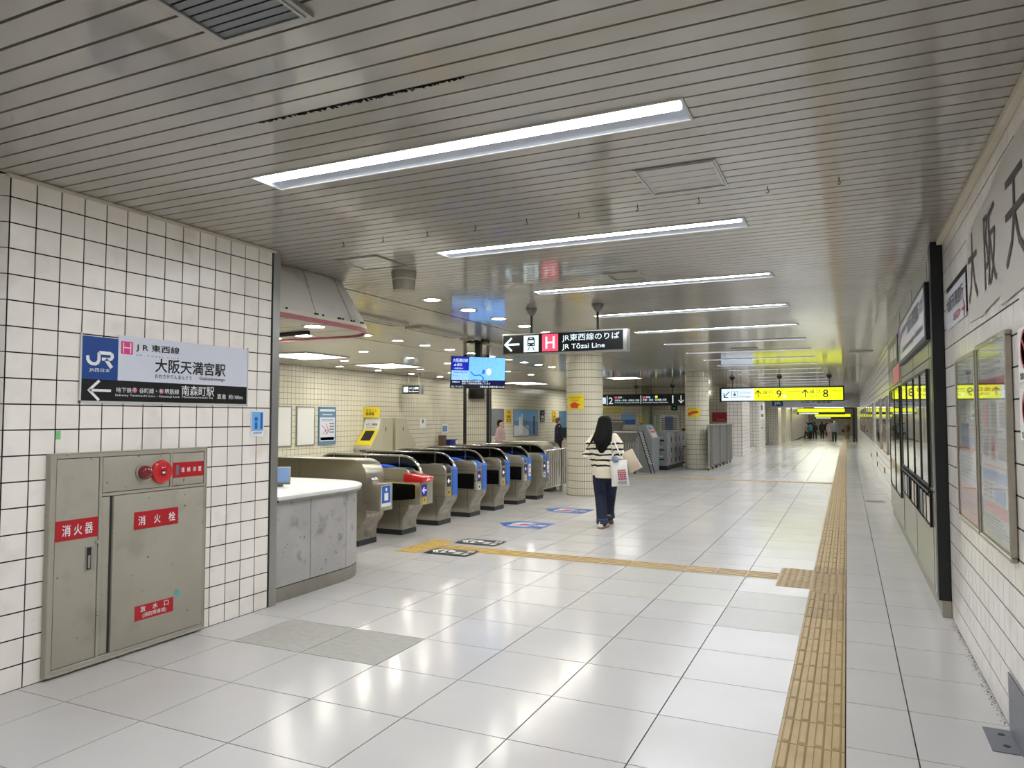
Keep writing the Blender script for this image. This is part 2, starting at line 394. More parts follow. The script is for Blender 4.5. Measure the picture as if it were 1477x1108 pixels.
# walls --------------------------------------------------
def tiled(wall, m, axis, pos, u0, u1, z0, z1, facing, pitch=.15, gap=.006, zoff=.0, uoff=0, single=None, skip=(), proud=.006, pzh=None, gz=None):
    """lay tiles on a wall; axis 'x': wall plane x=pos running along y; axis 'y': plane y=pos running along x. facing = +1/-1 along the normal"""
    mb = MB(); n = 0; pz = pzh or pitch
    me_cache = {}
    us = []; u = u0-((u0-uoff) % pitch)
    while u < u1-1e-6:
        a, b = max(u, u0), min(u+pitch, u1)
        if b-a > .012: us.append((a, b))
        u += pitch
    zs = []; z = z0-((z0-zoff) % pz)
    while z < z1-1e-6:
        a, b = max(z, z0), min(z+pz, z1)
        if b-a > .012: zs.append((a, b))
        z += pz
    for (a, b) in us:
        for (c, d) in zs:
            mu, mz = (a+b)/2, (c+d)/2
            if any(s[0] < mu < s[1] and s[2] < mz < s[3] for s in skip): continue
            g = gap/2; h = (gz or gap)/2; p = pos+facing*proud
            ok = single and single(mu, mz) and n < 296
            if ok:
                key = (round(b-a, 3), round(d-c, 3)); n += 1
                if key not in me_cache:
                    w, h = (b-a)/2-g, (d-c)/2-h
                    q = MB()
                    if axis == 'x': q.box(-.003, .003, -w, w, -h, h)
                    else: q.box(-w, w, -.003, .003, -h, h)
                    me_cache[key] = shared('tile', m, q)
                at = (pos+facing*(proud-.003), mu, mz) if axis == 'x' else (mu, pos+facing*(proud-.003), mz)
                inst('tile', me_cache[key], wall, at)
            else:
                a2, b2, c2, d2 = a+g, b-g, c+h, d-h
                P = (lambda u, z, q: (q, u, z)) if axis == 'x' else (lambda u, z, q: (u, q, z))
                mb.add([P(a2, c2, p), P(b2, c2, p), P(b2, d2, p), P(a2, d2, p), P(a2, c2, pos), P(b2, c2, pos), P(b2, d2, pos), P(a2, d2, pos)],
                       [(0, 1, 2, 3), (0, 1, 5, 4), (1, 2, 6, 5), (2, 3, 7, 6), (3, 0, 4, 7)])
    if mb.v: build('far_tiles', mb, m, wall, kind='stuff')
    return n
zt = ZC
wl = struct('wall_left', MB().box(-5.2, XL, 2.53, 4.64, 0, 3.1), 'grout')
tiled(wl, 'wall_tile', 'x', XL, 2.53, 4.63, 0, zt, 1, zoff=.14, uoff=2.53, gap=.008, proud=.003, single=lambda u, z: True,
      skip=((2.84, 3.9, .07, 1.28),))
# the wall turns away at its near end
cwm = MB(); cwm.prism([(XL, 2.53), (XL-1.2, 1.33), (XL-1.6, 1.33), (XL-1.6, 2.53)], lambda a, b, d: (a, b, d), 0, 3.1)
cw = struct('wall_corner', cwm, 'grout')
q = MB(); F45 = Face((XL, 2.53, 0), (-1, -1, 0)); F45.N = Vector((1, -1, 0)).normalized()
for i in range(8):
    for j in range(-1, 19):
        z0 = max(.14+.15*j, 0); z1 = min(.14+.15*(j+1), ZC)
        F45.box(q, .15*i+.003, .15*i+.147, z0+.003, z1-.003, -.002, .006)
build('corner_tiles', q, 'wall_tile', cw, kind='stuff')
struct('wall_near_left', MB().box(-5.9, XL-1.2, -5, 1.33, 0, 3.1), 'wall_tile')
struct('wall_back', MB().box(-6, 1.2, -5.2, -5, 0, 3.1), 'wall_tile')
wr = struct('wall_right', MB().box(XR, 1.0, -5, YE, -.6, 3.1), 'grout')
tiled(wr, 'wall_tile_bright', 'x', XR, 3.9, 6.62, 0, zt, -1, zoff=.148, uoff=5.09, gap=.004, gz=.009, proud=.003, single=lambda u, z: True,
      skip=((3.9, 5.25, 2.2, 2.75), (4.9, 5.8, .95, 1.9), (4.15, 4.85, .95, 1.9), (3.9, 4.3, 0, .2), (5.45, 6.4, 2.25, 2.48)))
tiled(wr, 'wall_tile_bright', 'x', XR, 13.5, 60, -.4, zt, -1, zoff=.148, uoff=5.09, gap=.006, gz=.012)
struct('wall_right_near', MB().box(XR-.004, XR+.01, -5, 3.9, 0, 3), 'wall_tile_bright')
wf = struct('wall_gate_side', MB().box(XB-.3, XB, 4.5, 48, 0, 3.1), 'grout_light')
tiled(wf, 'wall_tile_cream', 'x', XB, 4.6, 48, 0, zt, 1, zoff=.12, uoff=0, gap=.011)
struct('wall_office', MB().box(XB, -5.2, 4.4, 4.64, 0, 3.1), 'wall_tile_cream')
wt = struct('wall_gate_end', MB().box(-11.6, -4.46, 34, 34.3, 0, 3.1), 'grout_light')
tiled(wt, 'wall_tile_cream', 'y', 34, -11.6, -4.5, 0, zt, -1, gap=.012)
struct('wall_gate_far', MB().box(XB, -4.7, 48, 48.3, 0, 3.1), 'wall_tile_cream')
# left side of the far passage: tiled piers with recesses
piers = [(-3.87, 30.7, 33.2), (-3.92, 37.3, 40.4), (-4.05, 50, 52.5), (-4.2, 59, 64), (-4.25, 66, YE)]
for i, (xp, y0, y1) in enumerate(piers):
    xo = -4.46 if i == 0 else -6
    p = struct('wall_pier_%d' % (i+1), MB().box(xo, xp, y0, y1, -.6, 3.1), 'grout')
    tiled(p, 'wall_tile', 'x', xp, y0, y1, -.4, zt, 1, gap=.008); tiled(p, 'wall_tile', 'y', y0, xo, xp, -.4, zt, -1, gap=.008)
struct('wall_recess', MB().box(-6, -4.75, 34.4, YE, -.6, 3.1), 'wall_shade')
we = struct('wall_far_end', MB().box(-6, 1, YE, YE+.3, -.8, 3.1), 'grout_light')
tiled(we, 'wall_tile_cream', 'y', YE, -5, XR, -.6, 2.7, -1, pitch=.3, pzh=.15, gap=.01)
struct('trim_1', MB().box(XL-.06, XL+.012, 4.64, 4.72, 0, ZC), 'alu')
struct('trim_2', MB().box(XR-.045, XR-.006, 3.0, 6.6, ZC-.035, ZC-.004), 'cream_panel')
struct('trim_3', MB().box(XL+.006, XL+.03, 2.5, 4.66, ZC-.022, ZC-.004), 'cream_panel')
# ceiling --------------------------------------------------
ceil = struct('ceiling', MB().box(-14, 1.2, -5.2, YE, 3.09, 3.2), 'gap_dark')
SP = .11667; PH = 3.155; GAP = .0135
lights = [(k, PH+2.1*k) for k in range(-2, 21)]
LX0, LX1 = -3.13, -.64
holes = [(LX0, LX1, y0, y0+2*SP) for k, y0 in lights]
sl_full = shared('slat', 'slat', MB().box(-2.82, 2.82, GAP/2, SP-GAP/2, 0, .032))
sl_near = shared('slat', 'slat', MB().box(-2.542, 2.542, GAP/2, SP-GAP/2, 0, .032))
sl_l = shared('slat', 'slat', MB().box(-4.92, LX0, GAP/2, SP-GAP/2, 0, .032)); sl_r = shared('slat', 'slat', MB().box(LX1, XR, GAP/2, SP-GAP/2, 0, .032))
far = MB(); ns = 0
i = int((-5-PH)/SP)
while True:
    y0 = PH+i*SP; i += 1
    if y0 > 47.2: break
    hole = any(h[2]-.01 < y0+SP/2 < h[3]+.01 for h in holes)
    single = .6 < y0 < 28
    if single:
        if hole: inst('slat', sl_l, ceil, (0, y0, ZC)); inst('slat', sl_r, ceil, (0, y0, ZC)); ns += 2
        elif y0 < 4.6: inst('slat', sl_near, ceil, ((-4.364+.72)/2, y0, ZC)); ns += 1
        else: inst('slat', sl_full, ceil, ((-4.92+.72)/2, y0, ZC)); ns += 1
    else:
        xa = -4.92
        for a, b in (((xa, LX0), (LX1, XR)) if hole else ((xa, XR),)): far.box(a, b, y0+GAP/2, y0+SP-GAP/2, ZC, ZC+.032)
build('far_slats', far, 'slat', ceil, kind='stuff')
far = MB(); y0 = 4.65
while y0 < 48:
    for a, b in ((XB, -7.85), (-7.81, -4.955)): far.box(a, b, y0+GAP/2, y0+SP-GAP/2, ZC, ZC+.032)
    y0 += SP
build('far_slats', far, 'slat', ceil, kind='stuff')
struct('ceiling_far', MB().box(-6, 1, 48.6, YE, 2.75, 2.8), 'slat')
print('slats', ns, 'tactile', n_t)
# ------------------------------------------------------------------ lights
def strip_light(n, y0):
    nm = ORD[n-1] if 0 < n <= 20 else None
    lab = ('long recessed fluorescent strip light in slatted ceiling, %s from the camera' % nm) if nm else 'long recessed strip light in the ceiling behind the camera'
    t = thing('strip_light', lab, 'light', ((LX0+LX1)/2, y0+SP, ZC), 'recessed strip lights over the passage'); return t
def make_strip():
    t = thing('strip_light', '', 'light', (0, 0, 0), 'recessed strip lights over the passage')
    L = (LX1-LX0)/2; W = SP
    h = MB()
    h.add([(-L, W, -.004), (L, W, -.004), (L-.02, .022, .05), (-L+.02, .022, .05)], [(0, 1, 2, 3)])
    h.add([(-L, -W, -.004), (L, -W, -.004), (L, -W+.01, .012), (-L, -W+.01, .012)], [(0, 1, 2, 3)])
    h.add([(-L+.02, .018, .006), (L-.02, .018, .006), (L-.02, .022, .05), (-L+.02, .022, .05)], [(0, 1, 2, 3)])
    for sgn in (-1, 1): h.add([(sgn*L, -W, -.004), (sgn*L, W, -.004), (sgn*(L-.02), .02, .05), (sgn*(L-.02), -W+.01, .012)], [(0, 1, 2, 3)])
    h.add([(-L, -W, .052), (L, -W, .052), (L, W, .052), (-L, W, .052)], [(0, 1, 2, 3)])
    build('reflector', h, 'reflector', t)
    r = MB()
    for a, b, c, d in ((-L-.012, L+.012, -W-.012, -W), (-L-.012, L+.012, W, W+.012), (-L-.012, -L, -W, W), (L, L+.012, -W, W)): r.box(a, b, c, d, -.008, .012)
    build('frame', r, 'offwhite', t)
    e = MB().box(-L+.03, L-.03, -W+.014, .016, .006, .008)
    build('tube', e, 'e_tube', t)
    return t
sp = make_strip(); first = True
for k, y0 in lights:
    n = k+1
    lab = ('long recessed fluorescent strip light in slatted ceiling, %s one from the camera' % ORD[n-1]) if 0 < n <= 20 else ('recessed strip light behind the camera, %s one back' % ORD[-n] if n <= 0 else 'last recessed strip light before the far beam')
    at = ((LX0+LX1)/2, y0+SP, ZC)
    if first: sp.location = at; WL[sp.name] = Vector(at); sp['label'] = lab; first = False
    else: dup(sp, at, lab)
def make_down():
    t = thing('downlight', '', 'light', (0, 0, 0), 'round downlights over the ticket gates')
    r = MB(); n = 24
    for a, b, z0, z1 in ((.125, .095, -.008, -.008), (.125, .125, -.008, .004), (.095, .085, -.008, .02)):
        o = len(r.v)
        r.v += [(q*math.cos(2*math.pi*j/n), q*math.sin(2*math.pi*j/n), z) for q, z in ((a, z0), (b, z1)) for j in range(n)]
        r.f += [(o+j, o+(j+1) % n, o+n+(j+1) % n, o+n+j) for j in range(n)]; r.m += [0]*n
    build('ring', r, 'offwhite', t, smooth=True)
    build('lens', MB().cyl((0, 0), .09, -.006, -.002, 16), 'e_down', t)
    return t
dn = make_down(); first = True
rows = [('in the row nearest the hanging line sign', -4.46, [7.38+.91*i for i in range(9)]), ('in the row over the middle of the gates', -7.4, [8.2+.95*i for i in range(12)]),
        ('in the row beyond the gates', -9.3, [12.6+1.8*i for i in range(6)]), ('in the second row beyond the gates', -11.2, [14.4, 17.9, 19.7, 21.5, 23.3]), ('in the row next to the far cream wall', -12.6, [16+1.8*i for i in range(7)])]
for desc, x, yl in rows:
    for i, yy in enumerate(yl):
        if abs(x+4.46) < .1 and yy > 13.5: continue
        lab = 'round white downlight, %s from the camera %s' % (ORD[i], desc)
        if first: dn.location = (x, yy, ZC); WL[dn.name] = Vector((x, yy, ZC)); dn['label'] = lab; first = False
        else: dup(dn, (x, yy, ZC), lab)
for i, (x0, x1, y0, y1) in enumerate(((-11.75, -10.5, 12.2, 13.6), (-11.8, -10.6, 15.6, 16.95), (-12.3, -11.2, 26, 27.8), (-12.6, -11.4, 33.5, 35.2), (-8.9, -7.6, 36.5, 38), (-7.6, -6.6, 24.3, 25.3))):
    t = thing('panel_light', 'square glowing ceiling panel light beyond the ticket gates, %s from the camera' % ORD[i], 'light', ((x0+x1)/2, (y0+y1)/2, ZC), 'square ceiling panel lights')
    r = MB()
    for a in ((x0-.04, x1+.04, y0-.04, y0), (x0-.04, x1+.04, y1, y1+.04), (x0-.04, x0, y0, y1), (x1, x1+.04, y0, y1)): r.box(*a, ZC-.02, ZC+.001)
    build('frame', r, 'offwhite', t); build('diffuser', MB().box(x0, x1, y0, y1, ZC-.012, ZC-.002), 'e_panel', t)
# ------------------------------------------------------------------ ceiling fittings
def ring_frame(mb, x0, x1, y0, y1, wd, z0, z1):
    for a in ((x0, x1, y0, y0+wd), (x0, x1, y1-wd, y1), (x0, x0+wd, y0+wd, y1-wd), (x1-wd, x1, y0+wd, y1-wd)): mb.box(*a, z0, z1)
t = thing('ceiling_vent', 'louvred metal air grille in the slatted ceiling nearest the camera', 'vent', (-1.865, 1.5, ZC))
r = MB(); ring_frame(r, -2.075, -1.655, 1.1, 1.94, .028, ZC-.02, ZC); ring_frame(r, -2.055, -1.675, 1.12, 1.92, .012, ZC-.026, ZC-.018)
build('frame', r, 'alu', t); build('backing', MB().box(-2.06, -1.67, 1.12, 1.92, ZC-.004, ZC-.001), 'black', t)
lv = shared('louvre', 'locker_grey', MB().box(-.185, .185, -.0125, .0125, -.0015, .0015))
for i in range(20): inst('louvre', lv, t, (-1.865, 1.145+.0395*i, ZC-.014), (math.radians(-12), 0, 0))
for nm, lab, x0, x1, y0, y1, m, sl in (('access_hatch', 'framed ceiling hatch faced with slats beside the first strip light', -1.08, -.622, 3.97, 4.457, 'slat', True),
                                  ('access_hatch', 'small dark framed ceiling hatch beside the third strip light', -2.13, -1.78, 6.72, 7.1, 'speaker', False),
                                  ('access_hatch', 'pale ceiling hatch beside the drum speaker near the counter canopy', -4.12, -3.66, 5.13, 5.6, 'slat', True),
                                  ('access_hatch', 'framed hatch far along the passage ceiling before the yellow exit sign', -2.1, -1.6, 15.1, 15.5, 'speaker', False)):
    t = thing(nm, lab, 'hatch', ((x0+x1)/2, (y0+y1)/2, ZC))
    r = MB(); ring_frame(r, x0, x1, y0, y1, .03, ZC-.008, ZC+.001); ring_frame(r, x0+.012, x1-.012, y0+.012, y1-.012, .004, ZC-.012, ZC-.008); build('frame', r, 'alu', t)
    if sl:
        build('backing', MB().box(x0+.02, x1-.02, y0+.02, y1-.02, ZC-.002, ZC), 'gap_dark', t)
        n = 4; dy = (y1-y0-.06)/n
        for k in range(n): build('slat', MB().box(x0+.03, x1-.03, y0+.03+dy*k+.004, y0+.03+dy*(k+1)-.004, ZC-.007, ZC-.003), m, t)
    else: build('panel', MB().box(x0+.03, x1-.03, y0+.03, y1-.03, ZC-.005, ZC-.001), m, t)
t = thing('ceiling_speaker', 'beige two-tier drum speaker fixed under the ceiling near the counter canopy', 'speaker', (-3.86, 5.86, ZC-.18))
build('housing', MB().cyl((-3.86, 5.86), .118, ZC-.075, ZC, 32, .122), 'speaker', t, smooth=True)
build('grille', MB().cyl((-3.86, 5.86), .1, ZC-.18, ZC-.075, 32, .112), 'speaker', t, smooth=True)
build('lip', MB().cyl((-3.86, 5.86), .119, ZC-.082, ZC-.075, 32), 'cream_panel', t, smooth=True)
def make_hook():
    return MB().tube([(0, 0, 0), (0, 0, -.022), (.008, 0, -.034), (0, 0, -.044), (-.009, 0, -.036)], .0028, 6)
hk = None
for i, (x, yy) in enumerate([(-3.63, 4.64), (-3.25, 4.64), (-2.85, 4.64), (-2.44, 4.64), (-2.03, 4.64), (-1.64, 4.64), (-1.23, 4.64), (-.83, 4.64), (-.41, 4.6), (-.014, 4.6)]):
    lab = 'tiny black ceiling hook, %s from left in the row of hooks' % ORD[i]
    if hk is None:
        hk = build('ceiling_hook', make_hook(), 'black', None, cat='hook', label=lab, group='ceiling hooks in a row'); hk.location = (x, yy, ZC-.046)
    else: c = hk.copy(); COL.objects.link(c); c.location = (x, yy, ZC-.046); c['label'] = lab
so = MB(); rr = random.Random(3); x = -2.52
while x < -1.42:
    dens = math.sin((x+2.52)*2.8)*.5+.6; wdt = rr.uniform(.006, .02)
    if rr.random() < .86:
        dy = rr.uniform(.006, .03)*dens; zz = rr.uniform(.001, .006)
        so.add([(x, 2.571-.004, ZC-.0005), (x+wdt, 2.571-.003, ZC-.0005), (x+wdt*.8, 2.571+dy, ZC-.001), (x+wdt*.3, 2.571+dy*.7, ZC-zz)], [(0, 1, 2, 3), (0, 3, 2, 1)])
    x += wdt*.55
off = 2.571-(PH-5*SP)
so.v = [(a, b-off, c) for a, b, c in so.v]
build('soot', so, 'soot', None, kind='stuff', cat='dirt', label='ragged black soot along one gap between ceiling slats near the front')
for i, y0 in enumerate((7.6, 9.45, 11.2)):
    t = thing('ceiling_box', 'long grey box fitting under the gate ceiling, %s from the camera' % ORD[i], 'fitting', (-6.05, y0+.75, ZC-.05), 'long grey ceiling boxes over the gates')
    r = MB(); ring_frame(r, -6.2, -5.9, y0, y0+1.5, .02, ZC-.035, ZC); build('frame', r, 'cream_panel', t)
    build('panel', MB().box(-6.17, -5.93, y0+.03, y0+1.47, ZC-.02, ZC-.008), 'offwhite', t)
    build('rail', MB().box(-6.06, -6.04, y0+.03, y0+1.47, ZC-.034, ZC-.02), 'cream_panel', t)
t = thing('ceiling_lamp', 'short pale surface lamp on the ceiling near the right wall, unlit', 'lamp', (.3, 16.93, ZC-.03))
build('housing', MB().box(.08, .53, 16.86, 17.0, ZC-.03, ZC), 'offwhite', t, bevel=.008); build('lens', MB().box(.11, .5, 16.88, 16.98, ZC-.036, ZC-.03), 'alu', t)
# ------------------------------------------------------------------ left wall: fire hydrant cabinet
W = Face((XL, 0, 0), (0, 1, 0))             # a = world Y, b = Z, outward = +X
t = thing('fire_hydrant_cabinet', 'tall grey steel fire hydrant and extinguisher cabinet set in the tiled wall', 'cabinet', (XL+.01, 3.37, .03))
D0 = .03
body = MB(); W.box(body, 2.797, 3.947, .03, 1.335, 0, .022)
build('body', body, 'cabinet_dark', t)
fr = MB()
bars = [(2.797, 2.824, .03, 1.335), (3.931, 3.947, .03, 1.335), (2.824, 3.931, 1.312, 1.335), (2.824, 3.931, .03, .052), (3.105, 3.124, .052, 1.312),
        (3.124, 3.931, 1.058, 1.077), (3.634, 3.653, 1.077, 1.312)]
for b in bars: W.box(fr, *b, .02, .036)
build('frame', fr, 'cabinet', t, bevel=.002, seg=1)
lf = MB(); W.box(lf, 2.782, 2.797, .02, 1.345, .0, .045); W.box(lf, 3.947, 3.956, .02, 1.345, 0, .04); W.box(lf, 2.797, 3.947, 1.335, 1.345, 0, .04); W.box(lf, 2.797, 3.947, .014, .03, 0, .044)
build('trim', lf, 'cabinet', t, bevel=.003, seg=1)
g = .004
def door(name, a0, a1, b0, b1, d1=.033, **k):
    return build(name, W.box(MB(), a0+g, a1-g, b0+g, b1-g, .02, d1), 'cabinet', t, bevel=.003, seg=2, **k)
d_ext = door('door', 2.824, 3.105, .052, 1.312)
door('panel', 3.124, 3.634, 1.077, 1.312); pr = door('panel', 3.653, 3.931, 1.077, 1.312)
door('panel', 3.124, 3.19, .052, 1.058, .026); d_hyd = door('door', 3.2, 3.931, .052, 1.058, .04)
hb = MB(); ring = [(3.022, 3.086, .604, .757)]
W.box(hb, 3.022, 3.086, .604, .757, .034, .037); hd = build('handle', hb, 'alu', d_ext)
W.rect('recess', 'black', d_ext, 3.03, 3.058, .612, .75, .039, .001); W.rect('lever', 'steel', d_ext, 3.034, 3.05, .62, .7, .043, .003)
def plate(a0, a1, b0, b1, texts, dd, lab, m='red'):
    p = W.rect('sign_plate', m, t, a0, a1, b0, b1, dd, .0015, label=lab)
    for body_, x0, x1, z0, z1, bo in texts: W.txt(body_, 'white_print', p, x0, x1, z0, z1, dd+.0012, bold=bo)
for i, (ch, x0) in enumerate(()): pass
plate(2.828, 3.1, .812, .935, [('消', 2.868, 2.921, .838, .908, .012), ('火', 2.942, 2.995, .838, .905, .012), ('器', 3.013, 3.066, .838, .906, .012)], .035, 'red plate with white letters for the extinguisher')
plate(3.352, 3.703, .813, .93, [('消', 3.383, 3.437, .838, .902, .012), ('火', 3.505, 3.556, .838, .9, .012), ('栓', 3.622, 3.677, .838, .902, .012)], .042, 'red plate with white letters for the hydrant')
plate(3.372, 3.677, .206, .304, [('放', 3.415, 3.455, .258, .297, .012), ('水', 3.508, 3.55, .258, .297, .012), ('口', 3.6, 3.636, .26, .294, .012), ('(消防隊専用)', 3.432, 3.618, .215, .25, .006)], .042, 'small red plate near the foot of the door')
plate(3.657, 3.927, 1.136, 1.243, [('連', 3.726, 3.755, 1.172, 1.206, .012), ('絡', 3.776, 3.806, 1.172, 1.206, .012), ('装', 3.828, 3.857, 1.172, 1.206, .012), ('置', 3.874, 3.904, 1.172, 1.206, .012)], .035, 'bright red plate on the small upper door')
W.rect('slot', 'grey_print', pr, 3.68, 3.706, 1.155, 1.225, .037, .001)
stk = W.disc(MB(), 3.708, .325, .021, .04, .0415); build('sticker', stk, mat('teal', (70, 170, 165), .4) and 'teal', d_hyd)
W.rect('latch', 'cabinet', t, 3.088, 3.115, .765, .785, .042, .006)
# alarm lamp and call point
def ringprof(F, mb, a, b, prof, n=32):
    mb.rings([[F.p(a+q*math.cos(2*math.pi*j/n), b+q*math.sin(2*math.pi*j/n), d) for j in range(n)] for q, d in prof])
al = MB(); ringprof(W, al, 3.412, 1.192, [(.052, .033), (.055, .04), (.052, .05), (.05, .052)])
lb = build('alarm_lamp', al, 'cabinet', t, smooth=True)
al = MB(); ringprof(W, al, 3.412, 1.192, [(.048, .05), (.048, .07), (.042, .086), (.028, .097), (.01, .101)])
build('lens', al, 'lamp_red', lb, smooth=True)
al = MB(); ringprof(W, al, 3.556, 1.187, [(.079, .033), (.081, .045), (.078, .056), (.07, .062), (.066, .06), (.03, .062)])
cp = build('call_point', al, 'red_bright', t, smooth=True)
W.rect('button', 'black_print', cp, 3.54, 3.572, 1.165, 1.2, .066, .004); W.rect('window', 'white_print', cp, 3.545, 3.567, 1.176, 1.19, .0675, .001)
W.txt('強く押す', 'white_print', cp, 3.54, 3.575, 1.212, 1.222, .064, bold=.01)
# ------------------------------------------------------------------ left wall: station sign
t = thing('station_sign', 'blue, white and black station name poster taped to the tiled wall', 'sign', (XL+.01, 3.67, 1.67))
F0 = W
def R_(name, m, a0, a1, b0, b1, d, **k): return W.rect(name, m, t, a0, a1, b0, b1, d, .002, **k)
R_('blue_panel', 'jr_blue', 2.977, 3.229, 1.807, 2.08, .011); R_('white_panel', 'sign_white', 3.229, 4.36, 1.807, 2.108, .011); R_('black_panel', 'sign_black', 2.981, 4.36, 1.668, 1.807, .0112)
jr = MB()
K = lambda px, py: (2.977+(px-62)/(498-62)*.252, 1.807+(655-py)/(655-125)*.273)
W.stroke(jr, [K(132, 365), K(134, 410), K(150, 440), K(180, 462), K(225, 464), K(252, 445), K(264, 410), K(264, 320)], .021, .011, .0125)
W.stroke(jr, [K(264, 320), K(395, 320), K(420, 335), K(426, 360), K(412, 388), K(385, 398), K(300, 398)], .021, .011, .0125)
W.stroke(jr, [K(345, 400), K(420, 500)], .024, .011, .0125)
build('logo', jr, 'white_print', t)
W.txt('JR西日本', 'white_print', t, K(152, 0)[0], K(400, 0)[0], K(0, 570)[1], K(0, 515)[1], .0125, bold=.008)
h = R_('line_symbol', 'pink', 3.249, 3.335, 1.985, 2.07, .0125)
hs = MB()
for s in ((3.262, 3.268, 1.993, 2.062), (3.315, 3.321, 1.993, 2.062), (3.262, 3.321, 2.025, 2.031)): W.box(hs, *s, .0125, .0135)
build('lettering', hs, 'white_print', h)
W.txt('J R 東西線', 'black_print', t, 3.358, 3.71, 2.008, 2.066, .0125, bold=.02)
W.txt('J R   T o z a i   L i n e', 'black_print', t, 3.36, 3.705, 1.98, 1.99, .0125, bold=.01)
W.txt('大阪天満宮駅', 'black_print', t, 3.51, 4.137, 1.876, 1.976, .0125, bold=.022)
W.txt('おおさかてんまんぐう', 'black_print', t, 3.51, 3.82, 1.835, 1.866, .0125, bold=.01)
W.txt('Osakatemmangu', 'black_print', t, 3.89, 4.13, 1.835, 1.866, .0125, bold=.008)
ar = MB(); arrow(W, ar, 3.033, 1.737, .15, .017, .0105, .0125); build('arrow', ar, 'white_print', t)
W.txt('地下鉄', 'white_print', t, 3.218, 3.333, 1.728, 1.762, .0125, bold=.006)
for a in (3.356, 3.565): 
    dd = W.disc(MB(), a, 1.747, .018, .0112, .013); o = build('line_symbol', dd, mat('rose%d' % a, (196, 120, 130), .4) and 'rose%d' % a, t)
W.txt('T', 'white_print', t, 3.348, 3.364, 1.738, 1.757, .0136, bold=.01); W.txt('K', 'white_print', t, 3.557, 3.573, 1.738, 1.757, .0136, bold=.01)
W.txt('谷町線・', 'white_print', t, 3.39, 3.53, 1.728, 1.764, .0125, bold=.006); W.txt('堺筋線', 'white_print', t, 3.59, 3.712, 1.728, 1.765, .0125, bold=.006)
W.txt('南森町駅', 'white_print', t, 3.735, 4.03, 1.722, 1.795, .0125, bold=.006)
W.txt('Subway Tanimachi Line - Sakaisuji Line  Minamimorimachi Sta', 'white_print', t, 3.212, 4.02, 1.7, 1.718, .0125, bold=.004)
W.txt('直進  約100m', 'white_print', t, 4.06, 4.315, 1.705, 1.742, .0125, bold=.004)
tp = MB()
for a in ((2.965, 2.99, 1.65, 2.1), (2.97, 4.37, 1.652, 1.68), (4.345, 4.375, 1.65, 2.13)): pass
for a in ((2.968, 2.98, 1.65, 2.1), (2.968, 4.37, 1.654, 1.669), (4.36, 4.372, 1.65, 2.12)): W.box(tp, *a, .008, .0128)
build('tape', tp, 'tape', t)
t = thing('notice', 'small pale blue notice sheet at the right end of the tiled wall', 'notice', (XL+.008, 4.49, 1.415))
W.rect('sheet', 'white_print', t, 4.41, 4.556, 1.41, 1.62, .009, .002); W.rect('print', 'pale_blue', t, 4.42, 4.546, 1.455, 1.61, .0105, .001)
m_ = MB(); W.disc(m_, 4.468, 1.55, .018, .0105, .012); W.box(m_, 4.455, 4.482, 1.47, 1.525, .0105, .012); build('figure', m_, 'gate_blue', t)
W.txt('JR西日本', 'gate_blue', t, 4.44, 4.53, 1.428, 1.448, .0115, bold=.01); W.rect('strip', 'gate_blue', t, 4.515, 4.538, 1.47, 1.6, .012, .001)
W.rect('sticky_tape', 'green_tape', None, 2.832, 2.86, 1.43, 1.482, .009, .001, label='scrap of pale green tape on the wall above the grey cabinet', cat='tape')
# ------------------------------------------------------------------ right wall
Rw = Face((XR, 0, 0), (0, -1, 0))            # a = -Y, outward = -X
def ry(y): return -y
t = thing('name_banner', 'long pale paper banner with big brown station name characters high on the right wall', 'banner', (XR-.01, 4.5, 2.16))
bn = MB()
def wavy(F, mb, a0, a1, b0, b1, d, amp, nx=24, nz=8, sag=0):
    vs = []
    for j in range(nz+1):
        for i in range(nx+1):
            u, v = i/nx, j/nz; a = a0+(a1-a0)*u; b = b0(u)+(b1(u)-b0(u))*v
            vs.append(F.p(a, b, d+amp*(noise.noise(Vector((a*2.2, b*2.2, 1.7)))+.6)))
    o = len(mb.v); mb.v += [tuple(q) for q in vs]
    for j in range(nz):
        for i in range(nx):
            q = o+j*(nx+1)+i; mb.f.append((q, q+1, q+nx+2, q+nx+1)); mb.m.append(0)
wavy(Rw, bn, -5.33, -4.72, lambda u: 2.155-.02*u, lambda u: 2.70+.06*u, .008, .003)
build('sheet', bn, 'banner', t, smooth=True)
bn = MB(); wavy(Rw, bn, -4.73, -4.28, lambda u: 2.15+.02*u, lambda u: 2.75+.04*u, .0095, .003); build('sheet', bn, 'banner', t, smooth=True)
bn = MB(); wavy(Rw, bn, -4.3, -3.0, lambda u: 2.12+.02*u, lambda u: 2.81+.05*u, .009, .003); build('sheet', bn, 'banner', t, smooth=True)
for ch, y1, y0 in (('大', 5.26, 4.93), ('阪', 4.69, 4.34), ('天', 4.1, 3.68), ('満', 3.55, 3.15)): Rw.txt(ch, 'banner_print', t, -y1, -y0, 2.26, 2.68, .0145)
t = thing('small_banner', 'small paper sign with black characters and red arrow beside the black post', 'sign', (XR-.01, 5.95, 2.2))
Rw.rect('sheet', 'sign_white', t, -6.42, -5.42, 2.22, 2.5, .01, .002)
Rw.txt('大阪天満宮行', 'black_print', t, -6.36, -5.5, 2.345, 2.455, .0125, bold=.02); Rw.txt('出口7', 'print_red', t, -6.0, -5.66, 2.25, 2.31, .0125, bold=.03)
ar = MB(); arrow(Rw, ar, -5.46, 2.28, .12, .02, .0105, .0125, math.pi); build('arrow', ar, 'print_red', t)
